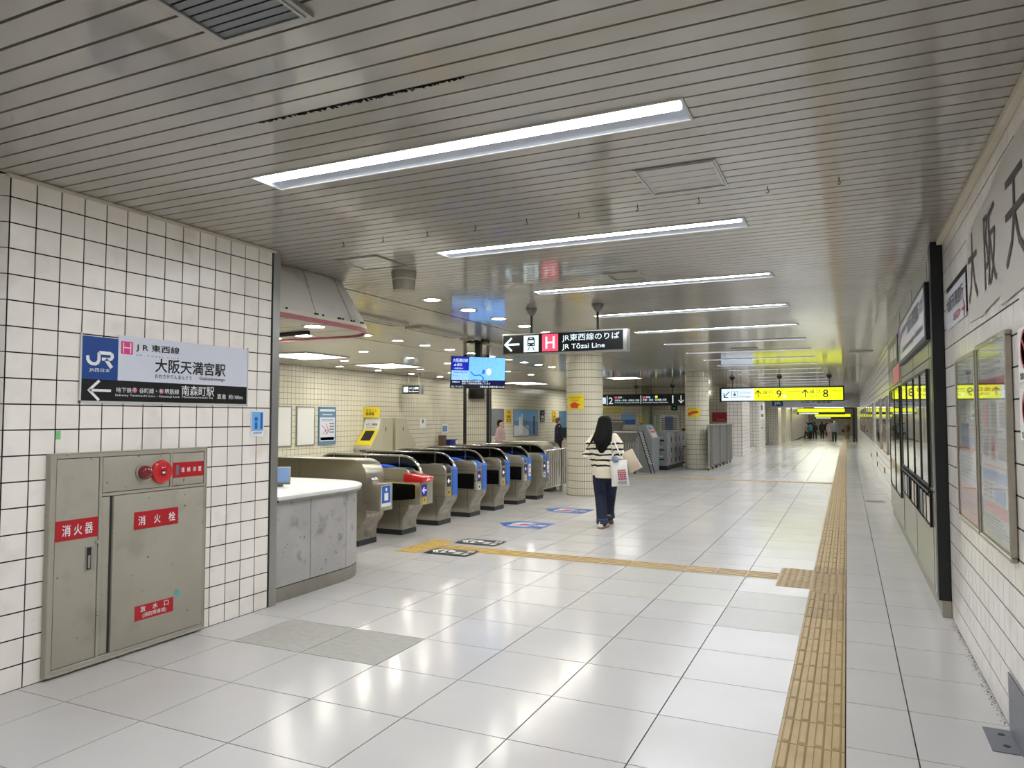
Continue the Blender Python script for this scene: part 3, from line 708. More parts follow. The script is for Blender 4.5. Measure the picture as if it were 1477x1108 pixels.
def poster_case(lab, y1, y0, z0, z1, style, depth=.036, parent_label='', wall=Rw, name='poster_case', glassy=True):
    F = wall; a0, a1 = -y1, -y0
    t = thing(name, lab, 'poster case', F.p((a0+a1)/2, z0, .01), None)
    fr = MB(); w_ = .024
    for b in ((a0, a1, z1-w_, z1), (a0, a1, z0, z0+w_), (a0, a0+w_, z0+w_, z1-w_), (a1-w_, a1, z0+w_, z1-w_)): F.box(fr, *b, .006, depth)
    build('frame', fr, 'steel', t, bevel=.004, seg=1)
    F.rect('backing', 'offwhite', t, a0+w_, a1-w_, z0+w_, z1-w_, .012, .008)
    p0, p1, q0, q1 = a0+w_+.01, a1-w_-.01, z0+w_+.01, z1-w_-.01
    pw, ph = p1-p0, q1-q0
    sh = F.rect('poster', style[0], t, p0, p1, q0, q1, .015, .003)
    for (m, u0, u1, v0, v1) in style[1]: F.rect('print', m, sh, p0+pw*u0, p0+pw*u1, q0+ph*v0, q0+ph*v1, .0165, .001)
    ln = MB()
    for (u0, u1, v0, v1, n) in style[2]:
        for k in range(n):
            vv = v0+(v1-v0)*(k+.3)/n; rr_ = random.Random(int(u0*100+k*7)); F.box(ln, p0+pw*u0, p0+pw*(u0+(u1-u0)*rr_.uniform(.6, 1)), q0+ph*vv, q0+ph*(vv+(v1-v0)/n*.45), .0155, .0168)
    if ln.v: build('small_print', ln, 'grey_print', sh)
    if glassy:
        build('glass', F.box(MB(), a0+w_, a1-w_, z0+w_, z1-w_, depth-.01, depth-.006), 'glass', t)
    return t
st1 = ('sign_white', [('red_soft', .0, 1, .0, .22), ('sky_soft', .1, .95, .48, .52), ('red_soft', .1, .9, .42, .45), ('green_soft', .1, .45, .7, .86), ('green_soft', .52, .92, .68, .88), ('sky_soft', .1, .5, .56, .6)],
       [(.08, .45, .6, .7, 4), (.52, .92, .55, .66, 4), (.1, .9, .25, .4, 6), (.1, .9, .88, .93, 2), (.1, .9, .04, .2, 6)])
mat('red_soft', (204, 112, 108), .5); mat('sky_soft', (104, 140, 196), .5); mat('green_soft', (120, 130, 112), .5)
st2 = ('sign_white', [('print_red', .0, 1, .76, .83), ('red_soft', .12, .28, .58, .7), ('green_soft', .42, .58, .58, .7), ('grey_print', .7, .86, .58, .7), ('grey_print', .1, .25, .42, .52), ('print_red', .38, .5, .41, .53), ('grey_print', .62, .9, .42, .53),
       ('orange_red', 0, 1, .375, .382), ('sky_soft', 0, .9, .3, .355), ('red_soft', .1, .85, .13, .19), ('sky_soft', .45, .8, .2, .27)],
       [(.1, .9, .85, .95, 3), (.1, .9, .72, .75, 1), (.05, .4, .2, .29, 4), (.08, .9, .02, .12, 6), (.1, .9, .54, .57, 1)])
poster_case('narrow steel glass case of pale pink and blue posters, the one nearer the black post', 5.83, 5.0, .88, 1.96, st1)
poster_case('steel glass case with red and white product poster, the one farther from the black post', 4.95, 4.08, .88, 1.98, st2)
t = thing('no_smoking_sign', 'white prohibition stickers with red rings at the right edge of the wall', 'sign', (XR-.008, 3.8, 1.5))
for zc in (1.86, 1.6):
    s_ = Rw.rect('sticker', 'white_print', t, -3.93, -3.63, zc-.14, zc+.1, .009, .002)
    m_ = MB(); ringprof(Rw, m_, -3.79, zc, [(.09, .009), (.09, .0105), (.075, .0105), (.075, .009)]); build('ring', m_, 'red_bright', s_)
    m_ = MB(); Rw.stroke(m_, [(-3.85, zc+.055), (-3.73, zc-.055)], .014, .0095, .0108); build('bar', m_, 'red_bright', s_)
    Rw.txt('禁煙' if zc > 1.7 else '禁止', 'black_print', s_, -3.9, -3.74, zc-.13, zc-.1, .0108, bold=.01)
t = build('wall_plate', Rw.box(MB(), -4.39, -3.6, .0, .288, .006, .012), 'plate_grey', None, cat='plate', label='brushed steel kick plate at the foot of the right wall')
t = thing('floor_plate', 'steel cover plate with two holes in the floor by the right wall', 'plate', (.66, 4.24, .001))
build('plate', MB().box(.59, .705, 4.09, 4.385, .0005, .004), 'plate_grey', t, bevel=.001, seg=1)
for yy in (4.31, 4.17): build('hole', MB().cyl((.66, yy), .016, .0042, .005, 20), 'black', t)
t = thing('black_post', 'square black post standing on a pale foot against the right wall', 'post', (.675, 6.68, 0))
build('shaft', MB().box(.63, .716, 6.62, 6.75, .13, ZC-.002), 'black_metal', t, bevel=.003, seg=1); build('foot', MB().box(.652, .715, 6.62, 6.74, .001, .13), 'speaker', t)
# projecting notice unit with light box, glazed posters and leaflet racks
XP = .64; Pn = Face((XP, 0, 0), (0, -1, 0))
t = thing('notice_unit', 'full-height olive metal notice unit with glazed posters behind the black post', 'notice board', (.68, 10, 0))
pm = MB(); pm.box(XP, XR-.007, 6.76, 13.4, .14, ZC-.004); build('body', pm, 'panel_green', t)
build('skirting', MB().box(XP+.02, XR-.008, 6.76, 13.4, .001, .138), 'speaker', t)
sm = MB()
for yy in (7.0, 8.6, 10.4, 10.45, 13.3): Pn.box(sm, -yy-.004, -yy+.004, .14, 2.9, .0, .0015)
for (a, b, zz) in ((-10.4, -6.8, 2.06), (-10.4, -6.8, .95), (-13.3, -10.45, 2.03)): Pn.box(sm, a, b, zz-.004, zz+.004, 0, .0015)
build('joint', sm, 'gap_dark', t)
def pane(y1, y0, z0, z1, m='offwhite', bits=()):
    a0, a1 = -y1, -y0
    fr = MB(); w_ = .022
    for b in ((a0, a1, z1-w_, z1), (a0, a1, z0, z0+w_), (a0, a0+w_, z0+w_, z1-w_), (a1-w_, a1, z0+w_, z1-w_)): Pn.box(fr, *b, .001, .022)
    f_ = build('poster_frame', fr, 'black', t); p = Pn.rect('poster', m, f_, a0+w_, a1-w_, z0+w_, z1-w_, .004, .003)
    for (mm, u0, u1, v0, v1) in bits: Pn.rect('print', mm, f_, a0+(a1-a0)*u0, a0+(a1-a0)*u1, z0+(z1-z0)*v0, z0+(z1-z0)*v1, .0055, .001)
    build('glass', Pn.box(MB(), a0+w_, a1-w_, z0+w_, z1-w_, .013, .016), 'glass', f_)
pane(7.72, 7.08, .97, 1.98, 'sign_white', [('grey_print', .15, .4, .1, .7), ('grey_print', .55, .85, .1, .7)])
pane(8.46, 7.76, .97, 1.98, 'offwhite', [('grey_print', .1, .9, .2, .55)]); pane(9.36, 8.5, .97, 1.98, 'sign_white', [('sky_soft', .1, .9, .3, .5)]); pane(10.2, 9.4, .97, 1.98, 'offwhite', [('grey_print', .2, .8, .2, .6)])
pane(11.7, 10.66, .52, 1.98, 'cloth_tan', [('offwhite', .1, .5, .1, .5)]); pane(13.0, 11.75, .52, 1.98, 'beige', [('cloth_tan', .2, .8, .2, .8)])
rk = MB(); Pn.box(rk, -10.3, -7.05, .925, .945, .001, .03); Pn.box(rk, -10.3, -7.05, .64, .65, .001, .02)
for i in range(11): Pn.box(rk, -10.3+.323*i, -10.3+.323*i+.03, .65, .925, .001, .02)
rack = build('leaflet_rack', rk, 'black_metal', t)
for i in range(10):
    if i in (0, 1, 2, 4, 5, 7, 8, 9): Pn.rect('leaflet', ['steel', 'offwhite', 'grey_print', 'steel', 'cream_panel'][i % 5], rack, -10.27+.323*i, -10.27+.323*i+.22, .662, .88, .014, .004)
b = Pn.rect('map_board', mat('olive_dark', (96, 104, 78), .35) and 'olive_dark', t, -13.0, -10.9, 2.31, 2.68, .012, .01); Pn.rect('print', 'cream_panel', b, -12.6, -11.8, 2.4, 2.6, .0135, .001); Pn.rect('print', 'cream_panel', b, -11.6, -11.1, 2.38, 2.58, .0135, .001)
Pn.rect('poster', 'red_soft', t, -12.0, -10.72, 2.05, 2.28, .006, .004)
# station name light box
t = thing('station_light_box', 'white station name box with thick black end projecting above the glazed posters', 'sign', (.6, 8.1, 2.22))
Lb = Face((.597, 0, 0), (0, -1, 0))
build('case', MB().box(.599, XP-.001, 6.78, 10.1, 2.2, 2.68), 'black', t, bevel=.004, seg=1)
Lb.rect('face', 'sign_white', t, -10.04, -6.84, 2.235, 2.645, .002, .003)
Lb.rect('logo_panel', 'jr_blue', t, -10.04, -9.7, 2.235, 2.645, .0035, .001); Lb.txt('JR', 'white_print', t, -10.0, -9.75, 2.4, 2.52, .0045, bold=.03)
Lb.rect('line_symbol', 'pink', t, -9.64, -9.42, 2.47, 2.56, .0035, .001)
Lb.txt('JR東西線', 'black_print', t, -9.38, -8.78, 2.5, 2.58, .004, bold=.01); Lb.txt('大阪天満宮駅', 'black_print', t, -8.7, -7.28, 2.43, 2.6, .004, bold=.02)
Lb.txt('のりば', 'black_print', t, -7.2, -6.9, 2.45, 2.58, .004, bold=.02)
Lb.txt('Osakatemmangu Station', 'black_print', t, -9.48, -6.98, 2.28, 2.37, .004, bold=.01)
# far poster cases along the right wall
sty = [('sign_white', [('sky_soft', .1, .9, .5, .9)], [(.1, .9, .1, .45, 8)]), ('gate_blue', [('sky_soft', .1, .9, .5, .9)], [(.1, .9, .1, .4, 6)]), ('offwhite', [('grey_print', .1, .9, .5, .9)], [(.1, .9, .1, .45, 8)]),
       ('cloth_tan', [('offwhite', .2, .8, .2, .7)], []), ('sign_white', [('red_soft', .1, .9, .4, .8)], [])]
for i, (y1, y0, k) in enumerate(((17.2, 15.35, 0), (20.6, 18.4, 1), (25.2, 23.6, 2), (27.6, 26, 3), (30.6, 28.6, 4), (34.5, 32.2, 0), (38.5, 36, 3), (43, 40.5, 2))):
    poster_case('dark-framed poster case far along the right wall, %s beyond the olive notice unit' % ORD[i], y1, y0, .86, 1.98, sty[k], depth=.05)['group'] = 'poster cases far along the right wall'
for i, (yy, zz) in enumerate(((21.4, .35), (21.4, .6), (26.5, .35), (17.3, .45))):
    build('wall_socket', Rw.box(MB(), -yy-.04, -yy+.04, zz-.06, zz+.06, .006, .02), 'black', None, cat='socket', label='small dark outlet on the right wall beyond the notice unit, %s' % ('lower of a pair', 'upper of a pair', 'farthest one', 'nearest one')[i])
# ------------------------------------------------------------------ counter and canopy
def rounded(x, ya, yb, rad, xe, n=10):
    """front at x running ya -> then a round corner -> back edge at yb running to xe"""
    P = [(x, ya)]
    for i in range(n+1):
        a = math.pi/2*i/n; P.append((x-rad+rad*math.cos(a), yb-rad+rad*math.sin(a)))
    P.append((xe, yb)); return P
def zprism(mb, pts, z0, z1): return mb.prism(pts, lambda a, b, d: (a, b, d), z0, z1)
t = thing('ticket_counter', 'scuffed grey metal staffed counter with rounded end and white top', 'counter', (-4.8, 5.4, 0))
inner = lambda o, z0, z1, m, nm, **k: build(nm, zprism(MB(), rounded(-4.39-o, 4.74, 6.32-o, .68-o, -6.6)+[(-6.6, 4.74)], z0, z1), m, t, **k)
inner(.0, 0, .118, 'counter_base', 'plinth', smooth=True)
inner(.02, .118, .845, 'gap_dark', 'core')
P = rounded(-4.392, 4.74, 6.318, .678, -6.6, 12)
def strip(pts, z0, z1, th, m, nm, parent, label=None):
    mb = MB(); n = len(pts); out = []; inn = []
    for i, p in enumerate(pts):
        a = Vector(pts[max(i-1, 0)]); b = Vector(pts[min(i+1, n-1)]); tt = (b-a).normalized(); nn = Vector((-tt.y, tt.x))
        out.append(Vector(p)); inn.append(Vector(p)+nn*th)
    vs = [(q.x, q.y, z) for z in (z0, z1) for q in out+inn]; N2 = 2*n
    fs = []
    for i in range(n-1):
        fs += [(i, i+1, N2+i+1, N2+i), (n+i, N2+n+i, N2+n+i+1, n+i+1), (i, n+i, n+i+1, i+1), (N2+i, N2+i+1, N2+n+i+1, N2+n+i)]
    fs += [(0, N2, N2+n, n), (n-1, 2*n-1, N2+2*n-1, N2+n-1)]
    mb.add(vs, fs); return build(nm, mb, m, parent, smooth=True, label=label)
strip([(-4.392, 4.745), (-4.392, 5.186)], .126, .838, .02, 'counter_panel', 'panel', t)
strip([(-4.392, 5.194), (-4.392, 5.63), (-4.394, 5.70)], .126, .838, .02, 'counter_panel', 'panel', t)
strip([(-4.396, 5.708)]+[p for p in P[2:] if p[0] > -5.0 and p[1] > 5.72]+[(-5.06, 6.318)], .126, .838, .02, 'counter_panel', 'panel', t)
strip([(-5.07, 6.318), (-6.6, 6.318)], .126, .838, .02, 'counter_panel', 'panel', t)
strip([(-4.35, 4.74)]+rounded(-4.35, 4.74, 6.36, .72, -6.6, 12)[1:], .845, .862, .03, 'counter_base', 'edge_strip', t)
build('worktop', zprism(MB(), rounded(-4.345, 4.73, 6.365, .725, -6.6, 12)+[(-6.6, 4.73)], .862, .895), 'counter_top', t, bevel=.006, seg=2)
t = thing('counter_monitor', 'small tilted grey screen standing on the white counter by the wall end', 'monitor', (-4.95, 5.3, .896))
M4 = Matrix.Translation((-5.05, 5.42, 1.0)) @ Matrix.Rotation(math.radians(40), 4, 'Z') @ Matrix.Rotation(math.radians(-42), 4, 'X')
build('casing', MB().box(-.16, .16, -.014, .014, -.1, .1, M4), 'locker_grey', t, bevel=.004); build('screen', MB().box(-.145, .145, -.0165, -.0142, -.085, .085, M4), 'sky_soft', t)
build('stand', MB().box(-5.1, -5.0, 5.36, 5.5, .896, .97), 'locker_grey', t)
# canopy
t = thing('counter_canopy', 'flared grey metal canopy with rounded end and pink rim above the counter', 'canopy', (-4.8, 5.4, 2.43))
bot = rounded(-4.364, 4.73, 6.38, .62, -7.2, 14); top = rounded(-4.68, 4.73, 6.2, .36, -7.2, 14)
def canopy_panel(i0, i1, zb, zt, gap=.0):
    mb = MB(); n = i1-i0+1
    vs = [(x, y, zb) for x, y in bot[i0:i1+1]]+[(x, y, zt) for x, y in top[i0:i1+1]]
    mb.add(vs, [(i, i+1, n+i+1, n+i) for i in range(n-1)]); return mb
def lerp(P, f): return P
# front run split at the two seams
def cp(pb, pt): 
    n = len(pb); return MB().add([(x, y, 2.5) for x, y in pb]+[(x, y, ZC-.003) for x, y in pt], [(i, i+1, n+i+1, n+i) for i in range(n-1)])
build('panel', cp([(-4.364, 4.73), (-4.364, 5.192)], [(-4.68, 4.73), (-4.68, 5.368)]), 'canopy', t)
build('panel', cp([(-4.364, 5.2), (-4.364, 5.722)], [(-4.68, 5.376), (-4.68, 5.83)]), 'canopy', t)
build('panel', cp([(-4.364, 5.73)]+bot[1:], [(-4.68, 5.838)]+top[1:]), 'canopy', t, smooth=True)
build('seam', cp([(-4.368, 5.190), (-4.368, 5.202)], [(-4.684, 5.366), (-4.684, 5.378)]), 'gap_dark', t); build('seam', cp([(-4.368, 5.72), (-4.368, 5.732)], [(-4.684, 5.828), (-4.684, 5.84)]), 'gap_dark', t)
strip(bot, 2.465, 2.5, .03, 'cream_panel', 'lip', t); strip(bot, 2.425, 2.462, .02, 'pink_band', 'rim', t)
bt = MB(); rr = random.Random(5)
for yy in (4.8, 5.17, 5.2, 5.28, 5.5, 5.53, 5.57, 5.7, 5.74, 5.85, 5.88): bt.box(-4.366, -4.35, yy, yy+.012, 2.497, 2.512)
build('bolts', bt, 'black', t)
build('soffit', zprism(MB(), [(x-.02 if i < 2 else x, y) for i, (x, y) in enumerate(rounded(-4.39, 4.73, 6.35, .6, -7.2, 14))]+[(-7.2, 4.73)], 2.45, 2.458), 'cream_panel', t)
sj = MB()
for yy in (5.0, 5.5, 5.95): sj.box(-7, -4.5, yy-.003, yy+.003, 2.4488, 2.4502)
build('joint', sj, 'grout_light', t)
build('rail', MB().tube([(-6.6, 5.9, 2.425), (-4.95, 5.78, 2.425)], .022, 8), 'black_metal', t)
for i, (x, yy) in enumerate(((-4.68, 5.55), (-5.3, 6.1), (-5.8, 6.18))):
    dup(dn, (x, yy, 2.452), 'round white downlight in the canopy soffit, %s from the right' % ORD[i], 'round downlights under the counter canopy')
# ------------------------------------------------------------------ ticket gates
XG = -5.29
def xz(mb, pts, y0, y1, ox=XG): return mb.prism(pts, lambda a, b, d: (ox+a, d, b), y0, y1)
def mir(front, L): return front+[(-L-a, b) for a, b in reversed(front)]
PF = [(-.11, .07), (-.11, .17), (-.1, .215), (-.075, .262), (-.035, .31), (-.01, .352), (0, .4), (0, .795), (-.012, .835), (-.04, .865), (-.085, .884)]
def gate(y0, lab, L=1.85, near='plain', top='black', blue=True, blue_front=True, solid=False, W_=.36, poster=False, red=False, xo=0, front_lit=False, far_end=False):
    ox = XG+xo
    t = thing('ticket_gate', lab, 'ticket gate', (ox-L/2, y0+W_/2, 0), 'stainless ticket gates in a row')
    X = lambda mb, pts, a, b: xz(mb, pts, a, b, ox)
    build('plinth', MB().box(ox-L+.11, ox-.11, y0-.003, y0+W_+.003, .001, .068), 'plinth', t, bevel=.004, seg=1)
    if solid:
        P = PF[:7]+[(0, .86), (-.02, .93), (-.07, 1.0), (-.15, 1.04), (-.22, 1.05)]
        build('body', X(MB(), mir(P, L), y0, y0+W_), 'steel', t, bevel=.006, seg=2)
        sm = MB(); sm.box(ox-L*.45, ox-L*.45+.003, y0-.001, y0+.01, .1, 1.04); build('joint', sm, 'gap_dark', t)
    else:
        build('body', X(MB(), mir(PF, L), y0, y0+.205), 'steel', t, bevel=.007, seg=2)
        PB = PF[:8]+[(-.008, .82), (-.03, .835)]
        build('rear_body', X(MB(), mir(PB, L), y0+.207, y0+W_), 'steel', t, bevel=.006, seg=2)
        sm = MB()
        for z in (.73, .425): sm.box(ox-L+.02, ox-.002, y0-.001, y0+.004, z-.0018, z+.0018)
        sm.box(ox-.15, ox-.146, y0-.001, y0+.004, .09, .425)
        build('joint', sm, 'gap_dark', t)
        # hoop handrail with dark screen
        ap = [(-.008, .775), (-.02, .84), (-.05, .905), (-.1, .965), (-.17, 1.012), (-.26, 1.04), (-.36, 1.048)]
        ap = ap+[(-L-a, b) for a, b in reversed(ap)]
        yr = y0+W_-.032
        n = len(ap); vs = []; fs = []
        for i, (a, b) in enumerate(ap):
            pa = Vector(ap[max(i-1, 0)]); pb = Vector(ap[min(i+1, n-1)]); tt = (pb-pa).normalized(); nn = Vector((tt.y, -tt.x))*.024
            if nn.dot(Vector((-L/2, .6))-Vector((a, b))) < 0: nn = -nn
            for (da, dy) in ((0, -.026), (0, .026), (1, .026), (1, -.026)): vs.append((ox+a+nn.x*da, yr+dy, b+nn.y*da))
        for i in range(n-1):
            for j in range(4): fs.append((i*4+j, i*4+(j+1) % 4, i*4+4+(j+1) % 4, i*4+4+j))
        fs += [(0, 1, 2, 3), tuple(range(n*4-4, n*4))]
        hr = MB(); hr.add(vs, fs); hoop = build('handrail', hr, 'steel_bright', t, bevel=.003, seg=1)
        posts = MB()
        for a in (-.36, -L/2, -L+.36): posts.box(ox+a-.008, ox+a+.008, yr-.02, yr+.02, .835, 1.03)
        build('post', posts, 'steel_bright', t)
        scr = [(a*1.0-.02 if a > -L/2 else a+.02, b-.018) for a, b in ap]
        build('screen', X(MB(), scr, yr-.006, yr+.006), 'black_gloss', t)
        # reader hump on top
        hum = [(-.3, .882), (-.36, .905), (-.45, .918), (-.6, .918), (-.72, .9), (-.8, .882)]
        build('card_reader', X(MB(), hum, y0+.03, y0+.18), 'gate_blue' if top == 'blue' else 'black_gloss', t, bevel=.004, seg=1)
        if top == 'blue': build('glow', MB().box(ox-.56, ox-.44, y0+.06, y0+.15, .917, .92), 'e_blueglow', t)
        # front fittings
        build('slot_panel', X(MB(), [(.003, .755), (.003, .795), (-.009, .837), (-.038, .868), (-.084, .888), (-.084, .884), (-.04, .864), (-.012, .834), (0, .794), (0, .755)], y0+.045, y0+.165), 'gate_blue' if blue_front else 'black', t)
    kp = [(a+.0035, b) for a, b in PF[:7]]+[(.0035, .43), (0, .43)]+[(a, b) for a, b in reversed(PF[:7])]
    build('kick_plate', X(MB(), kp, y0+.008, y0+W_-.008), 'steel_worn', t)
    if near == 'black':
        build('side_window', MB().box(ox-.44, ox-.03, y0-.006, y0+.002, .445, .68), 'black_gloss', t, bevel=.003, seg=1)
        build('side_ledge', MB().box(ox-.45, ox-.005, y0-.012, y0-.001, .68, .70), 'steel', t)
    Fg = Face((ox+.004, 0, 0), (0, 1, 0))
    if not solid and near != 'box':
        ind = Fg.rect('indicator', 'sign_black', t, y0+.055, y0+.155, .56, .72, .002, .002)
        ar = MB(); arrow(Fg, ar, y0+.07, .64, .07, .014, .002, .0035); build('arrow', ar, 'e_violet' if front_lit else 'e_letter', ind)
        tg = Fg.rect('sticker', 'yellow_deep' if not blue_front else 'white_print', t, y0+.065, y0+.145, .43, .52, .0015, .0015); Fg.rect('print', 'black_print', tg, y0+.09, y0+.12, .45, .5, .0026, .001)
    if blue and not solid:
        bp = [(.005, .42), (.005, .80), (-.006, .828), (-.03, .842), (-.07, .842), (-.07, .42)]
        build('blue_panel', X(MB(), bp, y0+.212, y0+W_+.003), 'gate_blue', t)
    if poster:
        Fp = Face((ox+.006, 0, 0), (0, 1, 0)); s_ = Fp.rect('sticker', 'white_print', t, y0+.235, y0+.33, .5, .72, .003, .002)
        if poster == 1:
            m_ = MB(); 
            for z in (.55, .66): Fp.disc(m_, y0+.283, z, .022, .003, .0042)
            build('print', m_, 'red_bright', s_)
        else: Fp.rect('print', 'gate_blue', s_, y0+.25, y0+.315, .53, .69, .004, .001)
    return t
# widest gate beside the counter
g0 = gate(7.25, 'wide plain stainless gate body just behind the white counter', L=2.3, solid=True, W_=.37)
bx = MB().box(-5.29, -5.04, 7.17, 7.44, .45, .77); b_ = build('reader_box', bx, 'steel', g0, bevel=.006, seg=2)
Fx = Face((-5.04, 0, 0), (0, 1, 0)); s_ = Fx.rect('sticker', 'white_print', b_, 7.2, 7.4, .5, .75, .003, .002)
Fx.rect('print', 'gate_blue', s_, 7.21, 7.39, .54, .745, .004, .001); m_ = MB(); Fx.disc(m_, 7.3, .7, .02, .004, .005); Fx.box(m_, 7.26, 7.34, .57, .66, .004, .005); build('figure', m_, 'white_print', s_)
hp = MB().cyl((0, 0), .045, 0, .12, 16); Mh = Matrix.Translation((-5.24, 7.36, .80)) @ Matrix.Rotation(math.pi/2, 4, 'X'); hp.v = [tuple(Mh @ Vector(v)) for v in hp.v]; build('roller', hp, 'steel_bright', g0, smooth=True)
g1 = gate(8.19, 'ticket gate with a red topped ticket slot and large black side window', near='box', top='blue', blue=False, blue_front=False)
b_ = build('reader_box', MB().box(-5.62, -5.06, 8.1, 8.42, .42, .715), 'steel', g1, bevel=.008, seg=2)
build('side_window', MB().prism([(-5.6, .455), (-5.15, .50), (-5.13, .52), (-5.13, .675), (-5.16, .69), (-5.6, .695)], lambda a, b, d: (a, d, b), 8.094, 8.101), 'black_gloss', b_)
build('window_trim', MB().tube([(-5.6, 8.095, .70), (-5.16, 8.095, .694), (-5.125, 8.095, .675), (-5.125, 8.095, .52)], .004, 6), 'yellow_deep', b_)
rd = MB().prism([(-5.34, .716), (-5.04, .716), (-5.04, .775), (-5.1, .79), (-5.3, .825), (-5.34, .825)], lambda a, b, d: (a, d, b), 8.13, 8.4); rt = build('ticket_slot', rd, 'red_bright', g1, bevel=.006, seg=2)
Fx = Face((-5.058, 0, 0), (0, 1, 0)); Face((-5.038, 0, 0), (0, 1, 0)).txt('JR', 'white_print', rt, 8.22, 8.31, .73, .76, .001, bold=.02)
i_ = Fx.rect('indicator', 'navy', b_, 8.14, 8.26, .53, .69, .002, .002); ar = MB(); arrow(Fx, ar, 8.155, .61, .09, .02, .002, .0035); build('arrow', ar, 'e_violet', i_)
i_ = Fx.rect('sticker', 'yellow_deep', b_, 8.15, 8.25, .435, .515, .002, .002); Fx.txt('P', 'black_print', i_, 8.185, 8.22, .45, .5, .003, bold=.05)
gate(9.14, 'plain-sided ticket gate with dark slot, the one just behind the red topped gate', blue_front=False)
gate(10.10, 'ticket gate with blue reader top and black side window, fourth from the counter', near='black', top='blue', front_lit=True)
gate(10.99, 'ticket gate with black side window and dark front arrow, fifth from the counter', near='black', blue_front=False)
gate(11.92, 'ticket gate with blue reader top and red dotted sticker, sixth from the counter', near='black', top='blue', poster=1, front_lit=True)
gate(12.82, 'narrow last ticket gate beside the metal railing, with red dotted sticker', W_=.3, poster=1)
g7 = gate(14.3, 'plain stainless barrier body standing behind the railing by the round column', L=1.55, solid=True, W_=.35, xo=-.32)
# railing
t = thing('railing', 'stainless railing with upright bars between last gate and the round column', 'railing', (-5.5, 14, 0))
r = MB()
for yy in (13.38, 14.46, 15.4):
    o_ = build('post', MB().box(-5.56, -5.5, yy-.03, yy+.03, .001, .9), 'steel', t, bevel=.003, seg=1)
build('top_rail', MB().tube([(-5.53, 13.2, .9), (-5.53, 15.4, .9)], .022, 8), 'steel_bright', t, smooth=True)
build('bottom_rail', MB().tube([(-5.53, 13.2, .14), (-5.53, 15.4, .14)], .018, 8), 'steel', t, smooth=True)
bar_me = shared('bar', 'steel_bright', MB().cyl((0, 0), .02, 0, .74, 8))
for i in range(18): inst('bar', bar_me, t, (-5.53, 13.3+.12*i, .15))
# ------------------------------------------------------------------ columns
def round_column(cx, cy, R, lab, name='round_column', z1=ZC, n=50):
    t = thing(name, lab, 'column', (cx, cy, 0))
    build('core', MB().cyl((cx, cy), R-.008, 0, z1, 40), 'grout', t)
    mb = MB(); z = .0; pz = .1485; da = 2*math.pi/n; g = .07
    while z < z1-.02:
        a_, b_ = z+.004, min(z+pz-.004, z1-.002)
        for j in range(n):
            a0, a1 = j*da+da*g, (j+1)*da-da*g
            q = [(cx+r*math.cos(a), cy+r*math.sin(a), zz) for zz in (a_, b_) for r, a in ((R, a0), (R, a1))]+[(cx+(R-.008)*math.cos(a), cy+(R-.008)*math.sin(a), zz) for zz in (a_, b_) for a in (a0, a1)]
            mb.add(q, [(0, 1, 3, 2), (4, 0, 2, 6), (1, 5, 7, 3), (2, 3, 7, 6), (0, 4, 5, 1)])
        z += pz
    build('tiles', mb, 'wall_tile_cream', t, kind='stuff')
    build('foot', MB().cyl((cx, cy), R+.006, .0, .012, 40), 'grout_light', t)
    return t
c1 = round_column(-4.88, 14.12, .372, 'round cream tiled column directly behind the woman, with yellow arrow sign')
c2 = round_column(-4.2, 22.75, .36, 'round tiled column farther down the passage with a red and yellow notice')
def col_sign(parent, cx, cy, R, ang, half, z0, z1, lab, draw):
    t = thing('column_sign', lab, 'sign', (cx+(R+.01)*math.cos(ang), cy+(R+.01)*math.sin(ang), z0))
    P = lambda a, b, d: (cx+(R+.003+d)*math.cos(ang+a/R), cy+(R+.003+d)*math.sin(ang+a/R), b)
    def patch(nm, m, a0, a1, b0, b1, d, par):
        mb = MB(); n = 8; vs = [P(a0+(a1-a0)*i/n, b, dd) for dd in (d-.002, d) for b in (b0, b1) for i in range(n+1)]; k = n+1
        fs = []
        for i in range(n): fs += [(2*k+i, 2*k+i+1, 3*k+i+1, 3*k+i), (k+i, k+i+1, 3*k+i+1, 3*k+i), (i, i+1, 2*k+i+1, 2*k+i)]
        fs += [(0, k, 3*k, 2*k), (n, k+n, 3*k+n, 2*k+n)]
        mb.add(vs, fs); return build(nm, mb, m, par)
    draw(t, P, patch); return t
def ctext(body, m, par, P, a0, a1, b0, b1, d, bold=.0):
    Fz = Face((0, 0, 0), (1, 0, 0)); o = Fz.txt(body, m, None, a0, a1, b0, b1, 0, bold=bold); me = o.data; c = o.location.copy()
    bpy.data.objects.remove(o)
    pts = [Vector(P(v.co.x+c.x, v.co.z+c.z, d)) for v in me.vertices]; ctr = sum(pts, Vector())/len(pts)
    for v, q in zip(me.vertices, pts): v.co = q-ctr
    o = bpy.data.objects.new('lettering', me); link(o, par, ctr)
def curved(P, outline, n=14):
    mb = MB(); a0 = min(a for a, b in outline); a1 = max(a for a, b in outline)
    def span(a):
        ys = []
        for i in range(len(outline)):
            (x0, y0), (x1, y1) = outline[i], outline[(i+1) % len(outline)]
            if min(x0, x1) <= a <= max(x0, x1) and abs(x1-x0) > 1e-9: ys.append(y0+(y1-y0)*(a-x0)/(x1-x0))
        return min(ys), max(ys)
    for i in range(n):
        u, v = a0+(a1-a0)*i/n, a0+(a1-a0)*(i+1)/n; lo, hi = span((u+v)/2)
        mb.add([P(u, lo, .008), P(v, lo, .008), P(v, hi, .008), P(u, hi, .008), P(u, lo, .006), P(v, lo, .006), P(v, hi, .006), P(u, hi, .006)], [(0, 1, 2, 3), (0, 4, 5, 1), (2, 6, 7, 3)])
    return mb
